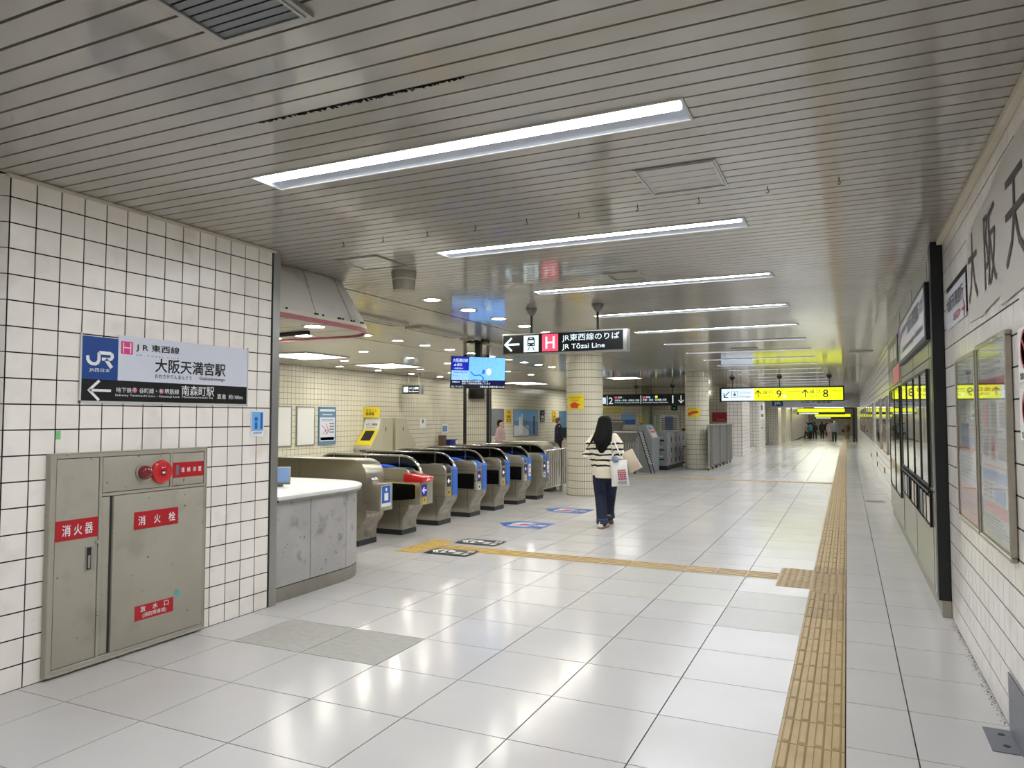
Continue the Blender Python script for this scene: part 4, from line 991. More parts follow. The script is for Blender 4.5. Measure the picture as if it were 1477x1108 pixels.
def d1(t, P, patch):
    s = patch('sheet', 'yellow', -.2, .2, 1.73, 2.03, .006, t)
    ctext('コインロッカー', 'black_print', s, P, -.17, .15, 1.945, 1.99, .0085, .02); ctext('Coin Lockers', 'black_print', s, P, -.1, .1, 1.905, 1.93, .0085, .01)
    mb = curved(P, [(0, 1.885), (-.15, 1.81), (-.09, 1.81), (-.09, 1.755), (.09, 1.755), (.09, 1.81), (.15, 1.81)])
    build('arrow', mb, 'orange_red', s)
col_sign(c1, -4.88, 14.12, .372, math.radians(-104), .2, 1.73, 2.03, 'yellow coin locker sign with orange up arrow on the round column', d1)
def d2(t, P, patch):
    s = patch('sheet', 'yellow', -.2, .2, 1.58, 1.87, .006, t)
    mb = curved(P, [(-.18, 1.63), (-.18, 1.7), (-.06, 1.76), (.15, 1.78), (.15, 1.7), (-.03, 1.68), (-.1, 1.62)]); build('arrow', mb, 'orange_red', s)
    ctext('コインロッカー', 'black_print', s, P, -.15, .12, 1.81, 1.85, .0085, .02)
col_sign(c2, -4.2, 22.75, .36, math.radians(-98), .2, 1.58, 1.87, 'yellow notice with curved orange arrow on the farther round column', d2)
# square tiled column with black edges beyond the gates
t = thing('square_column', 'square tiled column with black corner guards beyond the ticket gates', 'column', (-7.65, 14.75, 0))
rx = Matrix.Translation((-7.62, 14.62, 0)) @ Matrix.Rotation(math.radians(22), 4, 'Z')
build('core', MB().box(-.27, .27, -.25, .25, 0, ZC, rx), 'grout', t)
mb = MB()
for k in range(20):
    for j in range(10):
        mb.box(-.225+.045*j+.002, -.225+.045*(j+1)-.002, -.256, -.25, .1485*k+.004, .1485*(k+1)-.004, rx)
        mb.box(.27, .276, -.225+.045*j+.002, -.225+.045*(j+1)-.002, .1485*k+.004, .1485*(k+1)-.004, rx)
build('tiles', mb, 'wall_tile_cream', t, kind='stuff')
for sx, sy in ((-1, -1), (1, -1), (1, 1)): build('corner_guard', MB().box(sx*.265-.03, sx*.265+.03, sy*.245-.03, sy*.245+.03, .001, ZC-.002, rx), 'black', t)
t = thing('column_monitor', 'black box monitor hung on the square column under the blue screen', 'monitor', (-7.4, 14.3, 2.0))
build('casing', MB().box(-.17, .17, -.38, -.262, 1.98, 2.24, rx), 'black', t, bevel=.008); build('screen', MB().box(-.13, .13, -.384, -.379, 2.02, 2.2, rx), 'black_gloss', t)
# ------------------------------------------------------------------ hanging signs
def dome_rod(t, x, y, z0, r=.075, m='dome', rm='black'):
    prof = [(r, ZC-.001), (r*.98, ZC-.02), (r*.8, ZC-.055), (r*.5, ZC-.085), (.02, ZC-.1)]
    build('ceiling_cup', MB().rings([[(x+q*math.cos(2*math.pi*j/20), y+q*math.sin(2*math.pi*j/20), z) for j in range(20)] for q, z in prof]), m, t, smooth=True)
    build('rod', MB().cyl((x, y), .016, z0, ZC-.09, 10), rm, t, smooth=True)
t = thing('hanging_sign', 'black hanging sign with pink H square and arrow pointing left to the line platforms', 'sign', (-3.22, 8.5, 2.37), None)
build('case', MB().box(-4.045, -2.385, 8.455, 8.6, 2.372, 2.642), 'alu', t, bevel=.006, seg=2)
for x in (-3.66, -2.77): dome_rod(t, x, 8.52, 2.642)
H = Face((0, 8.455, 0), (1, 0, 0))
H.rect('face', 'sign_black', t, -4.03, -2.43, 2.388, 2.626, .002, .003)
ar = MB(); arrow(H, ar, -4.0, 2.505, .2, .026, .002, .004); build('arrow', ar, 'e_letter', t)
ic = H.rect('train_symbol', 'e_letter', t, -3.74, -3.535, 2.4, 2.612, .004, .002)
mb = MB(); cx = -3.6375
H.poly(mb, [(cx-.05, 2.475), (cx+.05, 2.475), (cx+.05, 2.565), (cx+.035, 2.59), (cx-.035, 2.59), (cx-.05, 2.565)], .004, .0055)
H.stroke(mb, [(cx-.045, 2.42), (cx-.02, 2.465)], .01, .004, .0055); H.stroke(mb, [(cx+.045, 2.42), (cx+.02, 2.465)], .01, .004, .0055); build('print', mb, 'black_print', ic)
mb = MB(); H.box(mb, cx-.036, cx+.036, 2.515, 2.55, .0055, .0065); H.box(mb, cx-.02, cx+.02, 2.57, 2.578, .0055, .0065); H.disc(mb, cx-.03, 2.494, .008, .0055, .0065, 10); H.disc(mb, cx+.03, 2.494, .008, .0055, .0065, 10); build('highlight', mb, 'e_letter', ic)
ic = H.rect('line_symbol', 'e_pink', t, -3.485, -3.27, 2.402, 2.616, .004, .002)
mb = MB()
for s in ((-3.44, -3.415, 2.435, 2.585), (-3.34, -3.315, 2.435, 2.585), (-3.415, -3.34, 2.5, 2.522)): H.box(mb, *s, .004, .0055)
build('lettering', mb, 'e_letter', ic)
H.txt('JR東西線のりば', 'e_letter', t, -3.215, -2.475, 2.505, 2.605, .004, bold=.006); H.txt('JR Tōzai Line', 'e_letter', t, -3.215, -2.66, 2.402, 2.484, .004, bold=.006)
# coin locker / exit sign
Y2 = 26.0
t = thing('exit_sign', 'long glowing white and yellow hanging sign for coin lockers and exits 9 and 8', 'sign', (-2.03, Y2+.1, 2.12))
build('case', MB().box(-4.02, -.05, Y2, Y2+.22, 2.115, 2.615), 'black', t, bevel=.01, seg=1)
for x in (-3.6, -2.05, -.5): dome_rod(t, x, Y2+.1, 2.615, .09, 'black', 'black')
H = Face((0, Y2, 0), (1, 0, 0))
H.rect('white_face', 'e_white', t, -3.95, -2.87, 2.155, 2.565, .004, .006); H.rect('yellow_face', 'e_yellow', t, -2.87, -.1, 2.155, 2.565, .004, .006)
mb = MB(); H.stroke(mb, [(-3.68, 2.47), (-3.87, 2.28)], .03, .004, .006); H.stroke(mb, [(-3.87, 2.42), (-3.87, 2.27), (-3.72, 2.27)], .03, .004, .006)
build('arrow', mb, 'black_print', t)
for x in (-2.74, -1.24): mb = MB(); H.stroke(mb, [(x, 2.25), (x, 2.48)], .034, .0045, .009); H.stroke(mb, [(x-.1, 2.38), (x, 2.49), (x+.1, 2.38)], .034, .0045, .009); build('arrow', mb, 'black_print', t)
mb = MB(); H.box(mb, -3.62, -3.6, 2.27, 2.47, .004, .006); H.box(mb, -3.42, -3.4, 2.27, 2.47, .004, .006); H.box(mb, -3.62, -3.4, 2.47, 2.485, .004, .006); H.box(mb, -3.62, -3.4, 2.26, 2.275, .004, .006); H.box(mb, -3.55, -3.47, 2.32, 2.4, .004, .006); H.disc(mb, -3.51, 2.43, .02, .004, .006); build('locker_symbol', mb, 'grey_print', t)
H.txt('コインロッカー', 'black_print', t, -3.36, -2.93, 2.38, 2.48, .008, bold=.01); H.txt('Coin lockers', 'black_print', t, -3.36, -2.95, 2.25, 2.34, .008, bold=.01)
mat('olive', (84, 88, 20), .5)
H.txt('出 口', 'black_print', t, -2.58, -2.26, 2.38, 2.5, .008, bold=.035); H.txt('Exit No.', 'black_print', t, -2.56, -2.28, 2.25, 2.33, .008, bold=.01)
H.txt('9', 'black_print', t, -2.15, -1.98, 2.23, 2.5, .008, bold=.015); H.txt('地下鉄 谷町線・堺筋線 南森町駅', 'olive', t, -1.92, -1.32, 2.42, 2.48, .008, bold=.01); H.txt('Subway Tanimachi Line', 'olive', t, -1.92, -1.38, 2.36, 2.4, .008, bold=.01); H.txt('大阪天満宮', 'olive', t, -1.8, -1.5, 2.25, 2.31, .008, bold=.01)
mb = H.disc(MB(), -1.89, 2.28, .05, .004, .006); build('round_symbol', mb, 'e_white', t)
H.txt('出 口', 'black_print', t, -1.08, -.78, 2.38, 2.5, .008, bold=.035); H.txt('Exit No.', 'black_print', t, -1.06, -.78, 2.25, 2.33, .008, bold=.01); H.txt('8', 'black_print', t, -.7, -.53, 2.23, 2.5, .008, bold=.015); H.txt('天神橋筋 商店街', 'olive', t, -.46, -.14, 2.42, 2.48, .008, bold=.01); H.txt('Tenjimbashisuji', 'olive', t, -.46, -.16, 2.36, 2.4, .008, bold=.01)
# platform sign
Y3 = 31.4
t = thing('platform_sign', 'long black hanging sign for platforms 2 and 1 beyond the round column', 'sign', (-8.2, Y3+.1, 2.1))
build('case', MB().box(-10.6, -6.22, Y3, Y3+.2, 2.09, 2.6), 'black', t)
for x in (-8.49, -6.86): dome_rod(t, x, Y3+.1, 2.6, .09, 'black', 'black')
H = Face((0, Y3, 0), (1, 0, 0))
a = lambda px: -10.07+(px-868)*(.03135)       # along the sign
k = 122/1477*10.55
def ax(u): return -10.15+(u-100)/(1350-100)*3.9
w_ = H.rect('wheelchair_symbol', 'e_white', t, ax(105), ax(195), 2.19, 2.47, .003, .002)
mb = MB(); H.disc(mb, ax(140), 2.43, .022, .003, .0045); H.stroke(mb, [(ax(140), 2.4), (ax(142), 2.32), (ax(165), 2.31), (ax(178), 2.24)], .018, .003, .0045); H.stroke(mb, [(ax(132), 2.35), (ax(125), 2.28), (ax(138), 2.22), (ax(158), 2.24)], .014, .003, .0045); build('figure', mb, 'gate_blue', w_)
mb = MB(); H.box(mb, ax(212), ax(222), 2.15, 2.55, .002, .004); H.box(mb, ax(708), ax(718), 2.18, 2.55, .002, .004); build('divider', mb, 'e_letter', t)
H.txt('2', 'e_letter', t, ax(240), ax(303), 2.18, 2.48, .004, bold=.01); H.txt('1', 'e_letter', t, ax(1156), ax(1172), 2.2, 2.53, .004, bold=.01)
H.txt('北新地・尼崎・西明石 方面', 'e_letter', t, ax(328), ax(688), 2.29, 2.38, .004, bold=.015); H.txt('for Kitashinchi, Amagasaki, Nishi-Akashi', 'e_letter', t, ax(328), ax(690), 2.2, 2.26, .004, bold=.01)
H.txt('京橋・放出・四条畷 方面', 'e_letter', t, ax(738), ax(1075), 2.3, 2.4, .004, bold=.015); H.txt('for Kyobashi, Hanaten, Shijonawate', 'e_letter', t, ax(738), ax(1100), 2.2, 2.26, .004, bold=.01)
for u in (328, 738): H.rect('line_symbol', 'e_pink', t, ax(u), ax(u+40), 2.43, 2.51, .004, .002); H.txt('東西線', 'e_letter', t, ax(u+50), ax(u+110), 2.43, 2.51, .004, bold=.02)
H.rect('line_symbol', 'e_yellow', t, ax(920), ax(950), 2.43, 2.53, .004, .002); H.rect('line_symbol', 'e_navy', t, ax(880), ax(905), 2.43, 2.51, .004, .002)
mb = MB(); x = ax(1278); H.stroke(mb, [(x, 2.53), (x, 2.23)], .03, .002, .004); H.stroke(mb, [(x-.11, 2.33), (x, 2.21), (x+.11, 2.33)], .03, .002, .004); build('arrow', mb, 'e_letter', t)
# fare adjustment sign
t = thing('fare_sign', 'small black hanging fare adjustment sign over the beige machines', 'sign', (-12.75, 19.95, 2.34))
build('case', MB().box(-13.16, -12.42, 19.92, 20.05, 2.33, 2.62), 'alu', t); H = Face((0, 19.92, 0), (1, 0, 0)); H.rect('face', 'sign_black', t, -13.14, -12.5, 2.345, 2.605, .002, .003)
H.rect('symbol', 'e_letter', t, -13.1, -12.92, 2.39, 2.57, .004, .002); H.txt('のりこし精算機', 'e_letter', t, -12.88, -12.53, 2.48, 2.56, .004, bold=.02); H.txt('Fare Adjustment', 'e_letter', t, -12.88, -12.53, 2.38, 2.44, .004, bold=.02)
for x in (-12.95, -12.55): dome_rod(t, x, 19.98, 2.62, .07, 'dome', 'alu')
# information screen
t = thing('information_screen', 'bright blue hanging information screen showing a map over the gates', 'screen', (-5.99, 11.53, 2.08))
Rv = Vector((.743, .669, 0)); Nv = Vector((.669, -.743, 0)); tilt = math.radians(8)
Uv = (Vector((0, 0, 1))*math.cos(tilt)+Nv*math.sin(tilt)*1.0).normalized()
V = Face((-5.99, 11.53, 2.37), Rv, Uv); V.U = Uv; V.N = Rv.cross(Uv)
wv, hv = .51, .288
build('casing', V.box(MB(), -wv, wv, -hv, hv, -.05, 0), 'black', t, bevel=.006, seg=1)
def VR(nm, m, a0, a1, b0, b1, d=.003, par=None): return V.rect(nm, m, par or t, -wv+2*wv*a0, -wv+2*wv*a1, -hv+2*hv*b0, -hv+2*hv*b1, d, .0015)
def VT(s, m, a0, a1, b0, b1, par=None, bold=.01): V.txt(s, m, par or t, -wv+2*wv*a0, -wv+2*wv*a1, -hv+2*hv*b0, -hv+2*hv*b1, .0045, bold=bold)
mp = VR('map', 'e_screen', .32, .985, .27, .985); VR('title_panel', 'e_navy', .015, .32, .56, .985); VR('caption_panel', mat('e_pale', (150, 200, 250), .3, emit=(140, 190, 250), estr=.9) and 'e_pale', .015, .32, .27, .56); VR('ticker', 'e_dark', .015, .985, .12, .27); 
VT('大阪環状線', 'e_letter', .03, .3, .82, .93); VT('▲遅延', 'e_letter', .05, .2, .7, .78); VT('一部 運転見合わせ', 'e_letter', .05, .22, .6, .65); VT('Osaka Loop Line', 'grey_print', .04, .3, .47, .53); VT('▶ Delay', 'grey_print', .04, .14, .38, .42)
VT('振替輸送 ▶', 'e_letter', .03, .17, .18, .23); VT('運転見合わせ区間について', 'e_letter', .2, .68, .2, .255); VT('迂回して振替輸送を実施しています', 'e_letter', .2, .72, .135, .185)
VT('出しています。', 'e_letter', .02, .24, .03, .09); VT('【環状線 京橋方面 09:40】', 'e_letter', .54, .98, .03, .09)
mb = MB(); rr = random.Random(2)
for i in range(60):
    u, v = rr.uniform(.34, .97), rr.uniform(.3, .93); V.box(mb, -wv+2*wv*u, -wv+2*wv*u+.008, -hv+2*hv*v, -hv+2*hv*v+.006, .003, .0042)
build('map_marks', mb, mat('e_mark', (50, 110, 190), .3, emit=(46, 104, 190), estr=.8) and 'e_mark', mp)
mb = MB(); V.stroke(mb, [(-.15, .02), (-.08, -.05), (.03, -.04), (.1, -.1), (.06, -.14), (-.09, -.13)], .02, .003, .0042); V.stroke(mb, [(.1, .05), (.08, -.02)], .05, .003, .0042); build('river', mb, 'e_mark', mp)
mb = MB(); V.disc(mb, .19, .02, .045, .004, .005, 16, .06); build('loop', mb, 'e_white', mp)
build('hanger', MB().box(-6.06, -5.96, 11.52, 11.6, 2.62, ZC), 'black', t); build('ceiling_cup', MB().box(-6.2, -5.85, 11.45, 11.7, ZC-.06, ZC-.001), 'black', t)
# far yellow signs and passage portal
bmz = struct('beam_1', MB().box(-4.9, XR-.007, 48.2, 48.8, 2.2, ZC+.1), mat('beam_grey', (196, 194, 188), .4) and 'beam_grey')
H = Face((0, 48.2, 0), (1, 0, 0)); t = thing('portal_sign', 'pale station name strip with blue logo panel on the far beam', 'sign', (-2, 48.15, 2.21))
H.rect('panel', 'sign_white', t, -4.3, .05, 2.22, 2.62, .02, .02); H.rect('logo_panel', 'jr_blue', t, -4.25, -3.6, 2.28, 2.6, .022, .003); H.txt('JR', 'white_print', t, -4.15, -3.7, 2.33, 2.55, .0235, bold=.03)
H.txt('大阪天満宮駅', 'black_print', t, -2.6, -.8, 2.45, 2.58, .0225, bold=.02); H.txt('大阪天満宮駅 Osakatemmangu Station', 'black_print', t, -2.56, -.06, 2.3, 2.38, .0225, bold=.02)
for lab, x0, x1, yy, z0, z1, m in (('far glowing yellow sign strip just under the passage beam', -3.75, -.14, 65.5, 2.04, 2.32, 'e_yellow'), ('farthest glowing yellow sign strip, lower and to the right', -3.3, .4, 90, 1.66, 2.0, 'e_yellow')):
    t = thing('far_sign', lab, 'sign', ((x0+x1)/2, yy, z0)); build('case', MB().box(x0-.04, x1+.04, yy, yy+.2, z0-.2, z1+.03), 'black', t)
    H = Face((0, yy, 0), (1, 0, 0)); H.rect('face', m, t, x0, x1, z0, z1, .004, .004); H.rect('lower_face', 'e_letter', t, x0+.1, x0+(x1-x0)*.45, z0-.17, z0-.06, .004, .004)
    for x in (x0+.9, x1-.7): build('rod', MB().cyl((x, yy+.1), .02, z1, 2.74, 8), 'black', t)
t = build('black_far_post', MB().box(.42, .55, 63, 63.13, fz(63), 2.74), 'black_metal', None, cat='post', label='thin black post far down the passage near the right wall'); t.name = 'far_post'
FAR = [50.5, 53, 56, 59, 62, 67, 71, 75, 80, 86, 92]
for y0 in FAR:
    build('strip_light', MB().box(-3.4, -.3, y0, y0+.3, 2.735, 2.748), 'e_far', None, cat='light', label='strip light in the lower far ceiling, %s beyond the beam' % ORD[FAR.index(y0)], group='strip lights beyond the beam')
# ------------------------------------------------------------------ gate side wall: boards, posters, machines
Fw = Face((XB, 0, 0), (0, 1, 0))
def board(name, lab, cat, y0, y1, z0, z1, fm, pm, bits=(), lines=(), fw=.03, dp=.04, F=Fw, group=None):
    t = thing(name, lab, cat, F.p((y0+y1)/2, z0, .02), group)
    fr = MB()
    for b in ((y0, y1, z1-fw, z1), (y0, y1, z0, z0+fw), (y0, y0+fw, z0+fw, z1-fw), (y1-fw, y1, z0+fw, z1-fw)): F.box(fr, *b, .007, dp)
    build('frame', fr, fm, t); p = F.rect('sheet', pm, t, y0+fw, y1-fw, z0+fw, z1-fw, dp-.008, .01)
    for (m, a, b, c, d) in bits: F.rect('print', m, p, y0+(y1-y0)*a, y0+(y1-y0)*b, z0+(z1-z0)*c, z0+(z1-z0)*d, dp-.005, .002)
    ln = MB()
    for (a, b, c, d, n) in lines:
        for k in range(n):
            v = c+(d-c)*(k+.2)/n; F.box(ln, y0+(y1-y0)*a, y0+(y1-y0)*b, z0+(z1-z0)*v, z0+(z1-z0)*(v+(d-c)/n*.45), dp-.006, dp-.004)
    if ln.v: build('small_print', ln, 'grey_print', p)
    return t
board('blank_board', 'blank white wall board nearest the tiled wall end', 'board', 14.35, 15.0, .8, 1.87, 'alu', 'white')
board('blank_board', 'blank white wall board next to the blue framed poster', 'board', 15.18, 15.92, .8, 1.87, 'alu', 'white')
pt = board('blue_poster', 'blue framed poster with a pink route map on the cream wall', 'poster', 16.08, 16.82, .8, 1.87, 'poster_blue', 'poster_blue', [('sign_white', .06, .94, .1, .72), ('red_soft', .1, .9, .12, .2), ('sign_white', .06, .94, .88, .94), ('sign_white', .2, .8, .78, .81)], [(.62, .9, .3, .6, 4), (.15, .85, .62, .68, 2)])
mb = MB(); Fw.stroke(mb, [(16.2, 1.35), (16.35, 1.25), (16.42, 1.1), (16.5, 1.2), (16.38, 1.4)], .02, .034, .037); Fw.stroke(mb, [(16.25, 1.1), (16.4, 1.22), (16.52, 1.18)], .015, .034, .037); build('route', mb, 'print_red', pt)
t = thing('blue_wall_sign', 'narrow blue vertical sign at the wall end behind the counter canopy', 'sign', (-13.38, 14.2, 1.95)); Fw.rect('panel', 'gate_blue', t, 14.06, 14.34, 2.25, 2.85, .03, .02); Fw.rect('print', 'white_print', t, 14.1, 14.3, 2.4, 2.6, .032, .002)
board('wall_display', 'grey glazed display case just right of the square column', 'display', 26.4, 28.1, .72, 1.95, 'alu', 'grey_print', [('white', 0, 1, 0, .06), ('red_soft', .0, .2, .1, .9)])
ph = board('photo_poster', 'framed photo poster of a white arched bridge on the cream wall', 'poster', 29.1, 31.88, .72, 1.95, 'alu', 'sky_soft', [('sign_white', 0, .6, 0, .4), ('pale_blue', .0, 1, .55, .97)])
mb = MB()
Fw.stroke(mb, [(29.2, 1.42), (29.8, 1.38), (30.7, 1.05), (31.1, .86)], .06, .036, .04); Fw.stroke(mb, [(29.9, 1.5), (30.7, 1.3)], .03, .036, .04)
for yy in (30.1, 30.3, 30.5, 30.7): Fw.box(mb, yy, yy+.04, 1.2, 1.5, .036, .04)
build('bridge', mb, 'green_soft', ph); mb = MB(); Fw.box(mb, 29.65, 29.85, .85, 1.6, .04, .043); Fw.box(mb, 29.9, 30.05, .85, 1.75, .04, .043); build('figures', mb, 'white_print', ph); mb = MB(); Fw.box(mb, 31.3, 31.5, .8, 1.65, .036, .04); build('bottle', mb, 'cloth_brown', ph)
board('wall_display', 'dark blue glazed display case behind the man in the dark suit', 'display', 34.7, 38.5, .5, 1.9, 'alu', 'poster_blue', [('cloth_navy', 0, 1, 0, .4)])
for lab, a, b, m in (('yellow vertical notice left of the bridge photo poster', 28.32, 28.9, 'yellow_deep'), ('black vertical notice right of the bridge photo poster', 32.2, 32.75, 'sign_black'), ('yellow vertical notice next to the dark blue display', 33.75, 34.3, 'yellow_deep')):
    t = thing('wall_notice', lab, 'notice', (-13.38, (a+b)/2, 1.33)); Fw.rect('panel', m, t, a, b, 1.34, 1.92, .02, .012)
    pm = 'black_print' if m != 'sign_black' else 'white_print'
    Fw.txt('↑', pm, t, a+.15, b-.15, 1.72, 1.86, .022, bold=.02); Fw.txt('出', pm, t, a+.1, b-.1, 1.55, 1.68, .022, bold=.03); Fw.txt('口', pm, t, a+.1, b-.1, 1.38, 1.5, .022, bold=.03)
t = thing('small_notice', 'tiny pale blue note on the cream wall right of the machines', 'notice', (-13.38, 21.58, 1.24)); Fw.rect('sheet', 'white', t, 21.4, 21.76, 1.22, 1.54, .012, .004); Fw.disc(MB(), 0, 0, 1, 0, 1); build('print', Fw.disc(MB(), 21.58, 1.44, .07, .012, .014), 'poster_blue', t)
t = thing('wall_leaflet', 'white and blue leaflet on the wall over the small shelf', 'notice', (-13.38, 23.1, 1.02)); Fw.rect('sheet', 'white', t, 22.9, 23.3, 1.0, 1.34, .012, .004); Fw.rect('print', 'sky_soft', t, 22.93, 23.27, 1.06, 1.26, .014, .002)
t = thing('writing_shelf', 'small shelf table against the cream wall', 'table', (-13.1, 22.85, 0)); build('top', MB().box(-13.38, -12.85, 22.3, 23.3, .5, .56), 'beige', t); build('leg', MB().box(-13.3, -13.2, 22.5, 23.1, 0, .5), 'beige', t)
t = thing('blue_box', 'blue and white box lying on the small shelf', 'box', (-13.05, 23.0, .561)); build('body', MB().box(-13.2, -12.95, 22.75, 23.25, .561, .78), 'navy', t); build('end', MB().box(-12.949, -12.945, 23.12, 23.25, .6, .74), 'white', t)
t = build('brown_box', MB().box(-13.25, -13.05, 22.4, 22.62, .561, .93), 'cloth_brown', None, label='brown upright box at the left end of the small shelf', cat='box')
def machine(lab, yb, d, sgn, yellow):
    """side profile in (Y,Z); front looks along sgn*Y"""
    t = thing('fare_machine', lab, 'machine', (-13.1, yb+sgn*.4, 0))
    P = [(0, 0), (.85, 0), (.85, .42), (1.18, .66), (1.14, .74), (.72, 1.2), (.62, 1.56), (0, 1.56)]
    build('body', MB().prism(P, lambda a, b, x: (x, yb+sgn*a, b), -13.39, -12.78), 'beige', t, bevel=.01, seg=1)
    def front(a0, z0, a1, z1):
        d = Vector((0, sgn*(a1-a0), z1-z0)); L = d.length; f = Face((-13.39 if sgn < 0 else -12.78, yb+sgn*a0, z0), (-sgn, 0, 0), d.normalized()); f.N = f.R.cross(f.U); return f, L
    f, L = front(1.14, .74, .72, 1.2)
    f.rect('console', 'yellow' if yellow else 'beige', t, .03, .58, .01, L, .012, .012); f.rect('screen', 'cloth_dark', t, .14, .48, .18, L-.06, .016, .004)
    f, L = front(.72, 1.2, .62, 1.56)
    f.rect('header', 'white' if yellow else 'beige', t, .03, .58, .01, L-.01, .01, .01)
    if yellow: f.txt('のりこし精算機', 'black_print', t, .1, .5, .12, .2, .014, bold=.02); f.txt('Fare Adjustment', 'black_print', t, .12, .45, .05, .09, .014, bold=.01)
    f, L = front(.85, .42, 1.18, .66); f.rect('slots', 'offwhite', t, .03, .58, .0, L, .01, .01); f.rect('slot', 'black', t, .15, .4, .1, .18, .013, .003); f.rect('slot', 'black', t, .15, .4, .24, .32, .013, .003)
    s = Face((-12.78, 0, 0), (0, 1, 0)); s.rect('door', 'beige', t, min(yb+sgn*.03, yb+sgn*.5), max(yb+sgn*.03, yb+sgn*.5), .05, 1.52, .006, .006); s.rect('lock', 'cloth_brown', t, yb+sgn*.4-.02, yb+sgn*.4+.02, 1.15, 1.27, .01, .004)
    return t
m1 = machine('beige fare machine with yellow slanted front facing the camera', 18.86, 1, -1, True)
f = Face((-13.38, 18.15, 1.57), (1, 0, 0)); hb = f.rect('header_sign', 'yellow', m1, 0, .6, 0, .32, .012, .012); f.txt('のりこし\n精算機', 'black_print', hb, .1, .5, .06, .26, .0145, bold=.01)
machine('plain beige fare machine standing back to back with the yellow one', 19.02, 1, 1, False)
# ------------------------------------------------------------------ end wall by the platforms
Fe = Face((0, 34, 0), (1, 0, 0))
board('wall_map', 'white framed fare map on the wall under the platform sign', 'map', -8.05, -7.1, .9, 1.75, 'alu', 'white', [('sky_soft', .3, .7, .1, .85)], [(.1, .9, .1, .8, 6)], F=Fe)
board('wall_poster', 'small blue sky poster behind the grey barriers', 'poster', -9.9, -9.15, 1.2, 1.75, 'alu', 'gate_blue', [('pale_blue', 0, 1, .5, 1)], F=Fe)
board('wall_notice', 'yellow and white wall notice behind the grey barriers', 'notice', -9.0, -8.45, .85, 1.65, 'yellow_deep', 'yellow', [('white', 0, 1, 0, .5), ('orange_red', .1, .6, .45, .6)], F=Fe)
board('wall_notice', 'long yellow strip notice high on the wall behind the woman', 'notice', -10.9, -9.9, 1.8, 2.05, 'yellow', 'yellow', [('offwhite', .05, .95, .3, .6)], F=Fe)
board('wall_notice', 'green edged strip notice left of the fare map', 'notice', -8.35, -8.15, .88, 1.7, 'green_tape', 'white', [], F=Fe)
t = thing('exit_lamp', 'small dark green emergency exit sign on the end wall', 'sign', (-7.3, 33.95, 1.9)); Fe.rect('case', 'black', t, -7.45, -7.2, 1.9, 2.12, .05, .04); Fe.rect('symbol', 'teal', t, -7.4, -7.26, 1.95, 2.06, .052, .002)
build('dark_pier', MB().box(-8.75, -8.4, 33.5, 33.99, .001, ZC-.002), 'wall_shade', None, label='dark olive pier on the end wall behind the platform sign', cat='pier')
t = thing('red_poster', 'dark red poster board above the grey partition behind the column', 'poster', (-4.8, 33.95, 1.35)); Fe.rect('board', 'red', t, -5.6, -4.85, 1.38, 1.8, .03, .02); Fe.rect('print', 'red_soft', t, -5.4, -5.05, 1.45, 1.5, .033, .002); build('lamp', MB().box(-6.3, -5.7, 33.9, 33.99, 2.7, 2.75), 'e_panel', t)
# ------------------------------------------------------------------ grey folding barriers behind the woman
def tagged(o): return o
for gi, (yb, xa, xb_, hgt, lab) in enumerate(((19.7, -6.05, -5.25, 1.18, 'grey folded barrier with many thin uprights just right of the woman'), (21.6, -7.2, -6.2, 1.45, 'taller grey folded barrier behind the woman and her bags'))):
    t = thing('folding_barrier', lab, 'barrier', ((xa+xb_)/2, yb, 0))
    fr = MB(); fr.box(xa, xb_, yb-.03, yb+.03, hgt-.3, hgt-.25); fr.box(xa, xb_, yb-.03, yb+.03, .1, .16); fr.box(xa, xa+.05, yb-.04, yb+.04, .06, hgt-.25); fr.box(xb_-.05, xb_, yb-.04, yb+.04, .06, hgt-.25)
    build('frame', fr, 'locker_grey', t)
    n = int((xb_-xa)/.07)
    bm_ = shared('upright', 'alu', MB().box(-.014, .014, -.05, .05, 0, hgt-.43)); pn = shared('slanted_panel', 'partition', MB().add([(-.03, -.12, 0), (.03, -.12, 0), (.07, .12, .3), (.01, .12, .3), (-.03, -.1, 0), (.03, -.1, 0), (.07, .14, .3), (.01, .14, .3)], [(0, 1, 2, 3), (7, 6, 5, 4), (0, 4, 5, 1), (3, 2, 6, 7), (0, 3, 7, 4), (1, 5, 6, 2)]))
    for i in range(n): inst('upright', bm_, t, (xa+.04+.07*i, yb, .16)); inst('slanted_panel', pn, t, (xa+.03+.07*i, yb, hgt-.25))
    wh = MB()
    for x in (xa+.1, (xa+xb_)/2, xb_-.1): wh.tube([(x-.015, yb, .055), (x+.015, yb, .055)], .05, 12)
    build('wheels', wh, 'black', t)
    build('white_clips', MB().box(xa, xb_, yb-.14, yb-.12, hgt-.02, hgt+.0), 'white', t)
t = thing('folding_steps', 'leaning folded rail with pale cross pieces beside the grey kiosk', 'barrier', (-5.0, 19.9, 0))
r = MB(); r.tube([(-5.32, 19.95, 1.2), (-4.93, 19.85, .01)], .014, 6); r.tube([(-5.22, 20.05, 1.2), (-4.86, 19.95, .01)], .014, 6); build('rails', r, 'black_metal', t)
cr = shared('cross_piece', 'offwhite', MB().box(-.05, .05, -.02, .02, -.012, .012))
for i in range(12): f_ = i/12; inst('cross_piece', cr, t, (-5.25+.30*f_, 19.98-.08*f_, 1.13-.9*f_), (0, .5, 0))
t = thing('grey_kiosk', 'grey kiosk with slanted leaflet front beside the lockers', 'kiosk', (-5.2, 20.9, 0))
build('body', MB().prism([(-5.5, .001), (-5.08, .001), (-5.05, .95), (-5.28, 1.36), (-5.5, 1.36)], lambda a, b, d: (a, d, b), 20.5, 21.4), 'locker_grey', t, bevel=.01, seg=1)
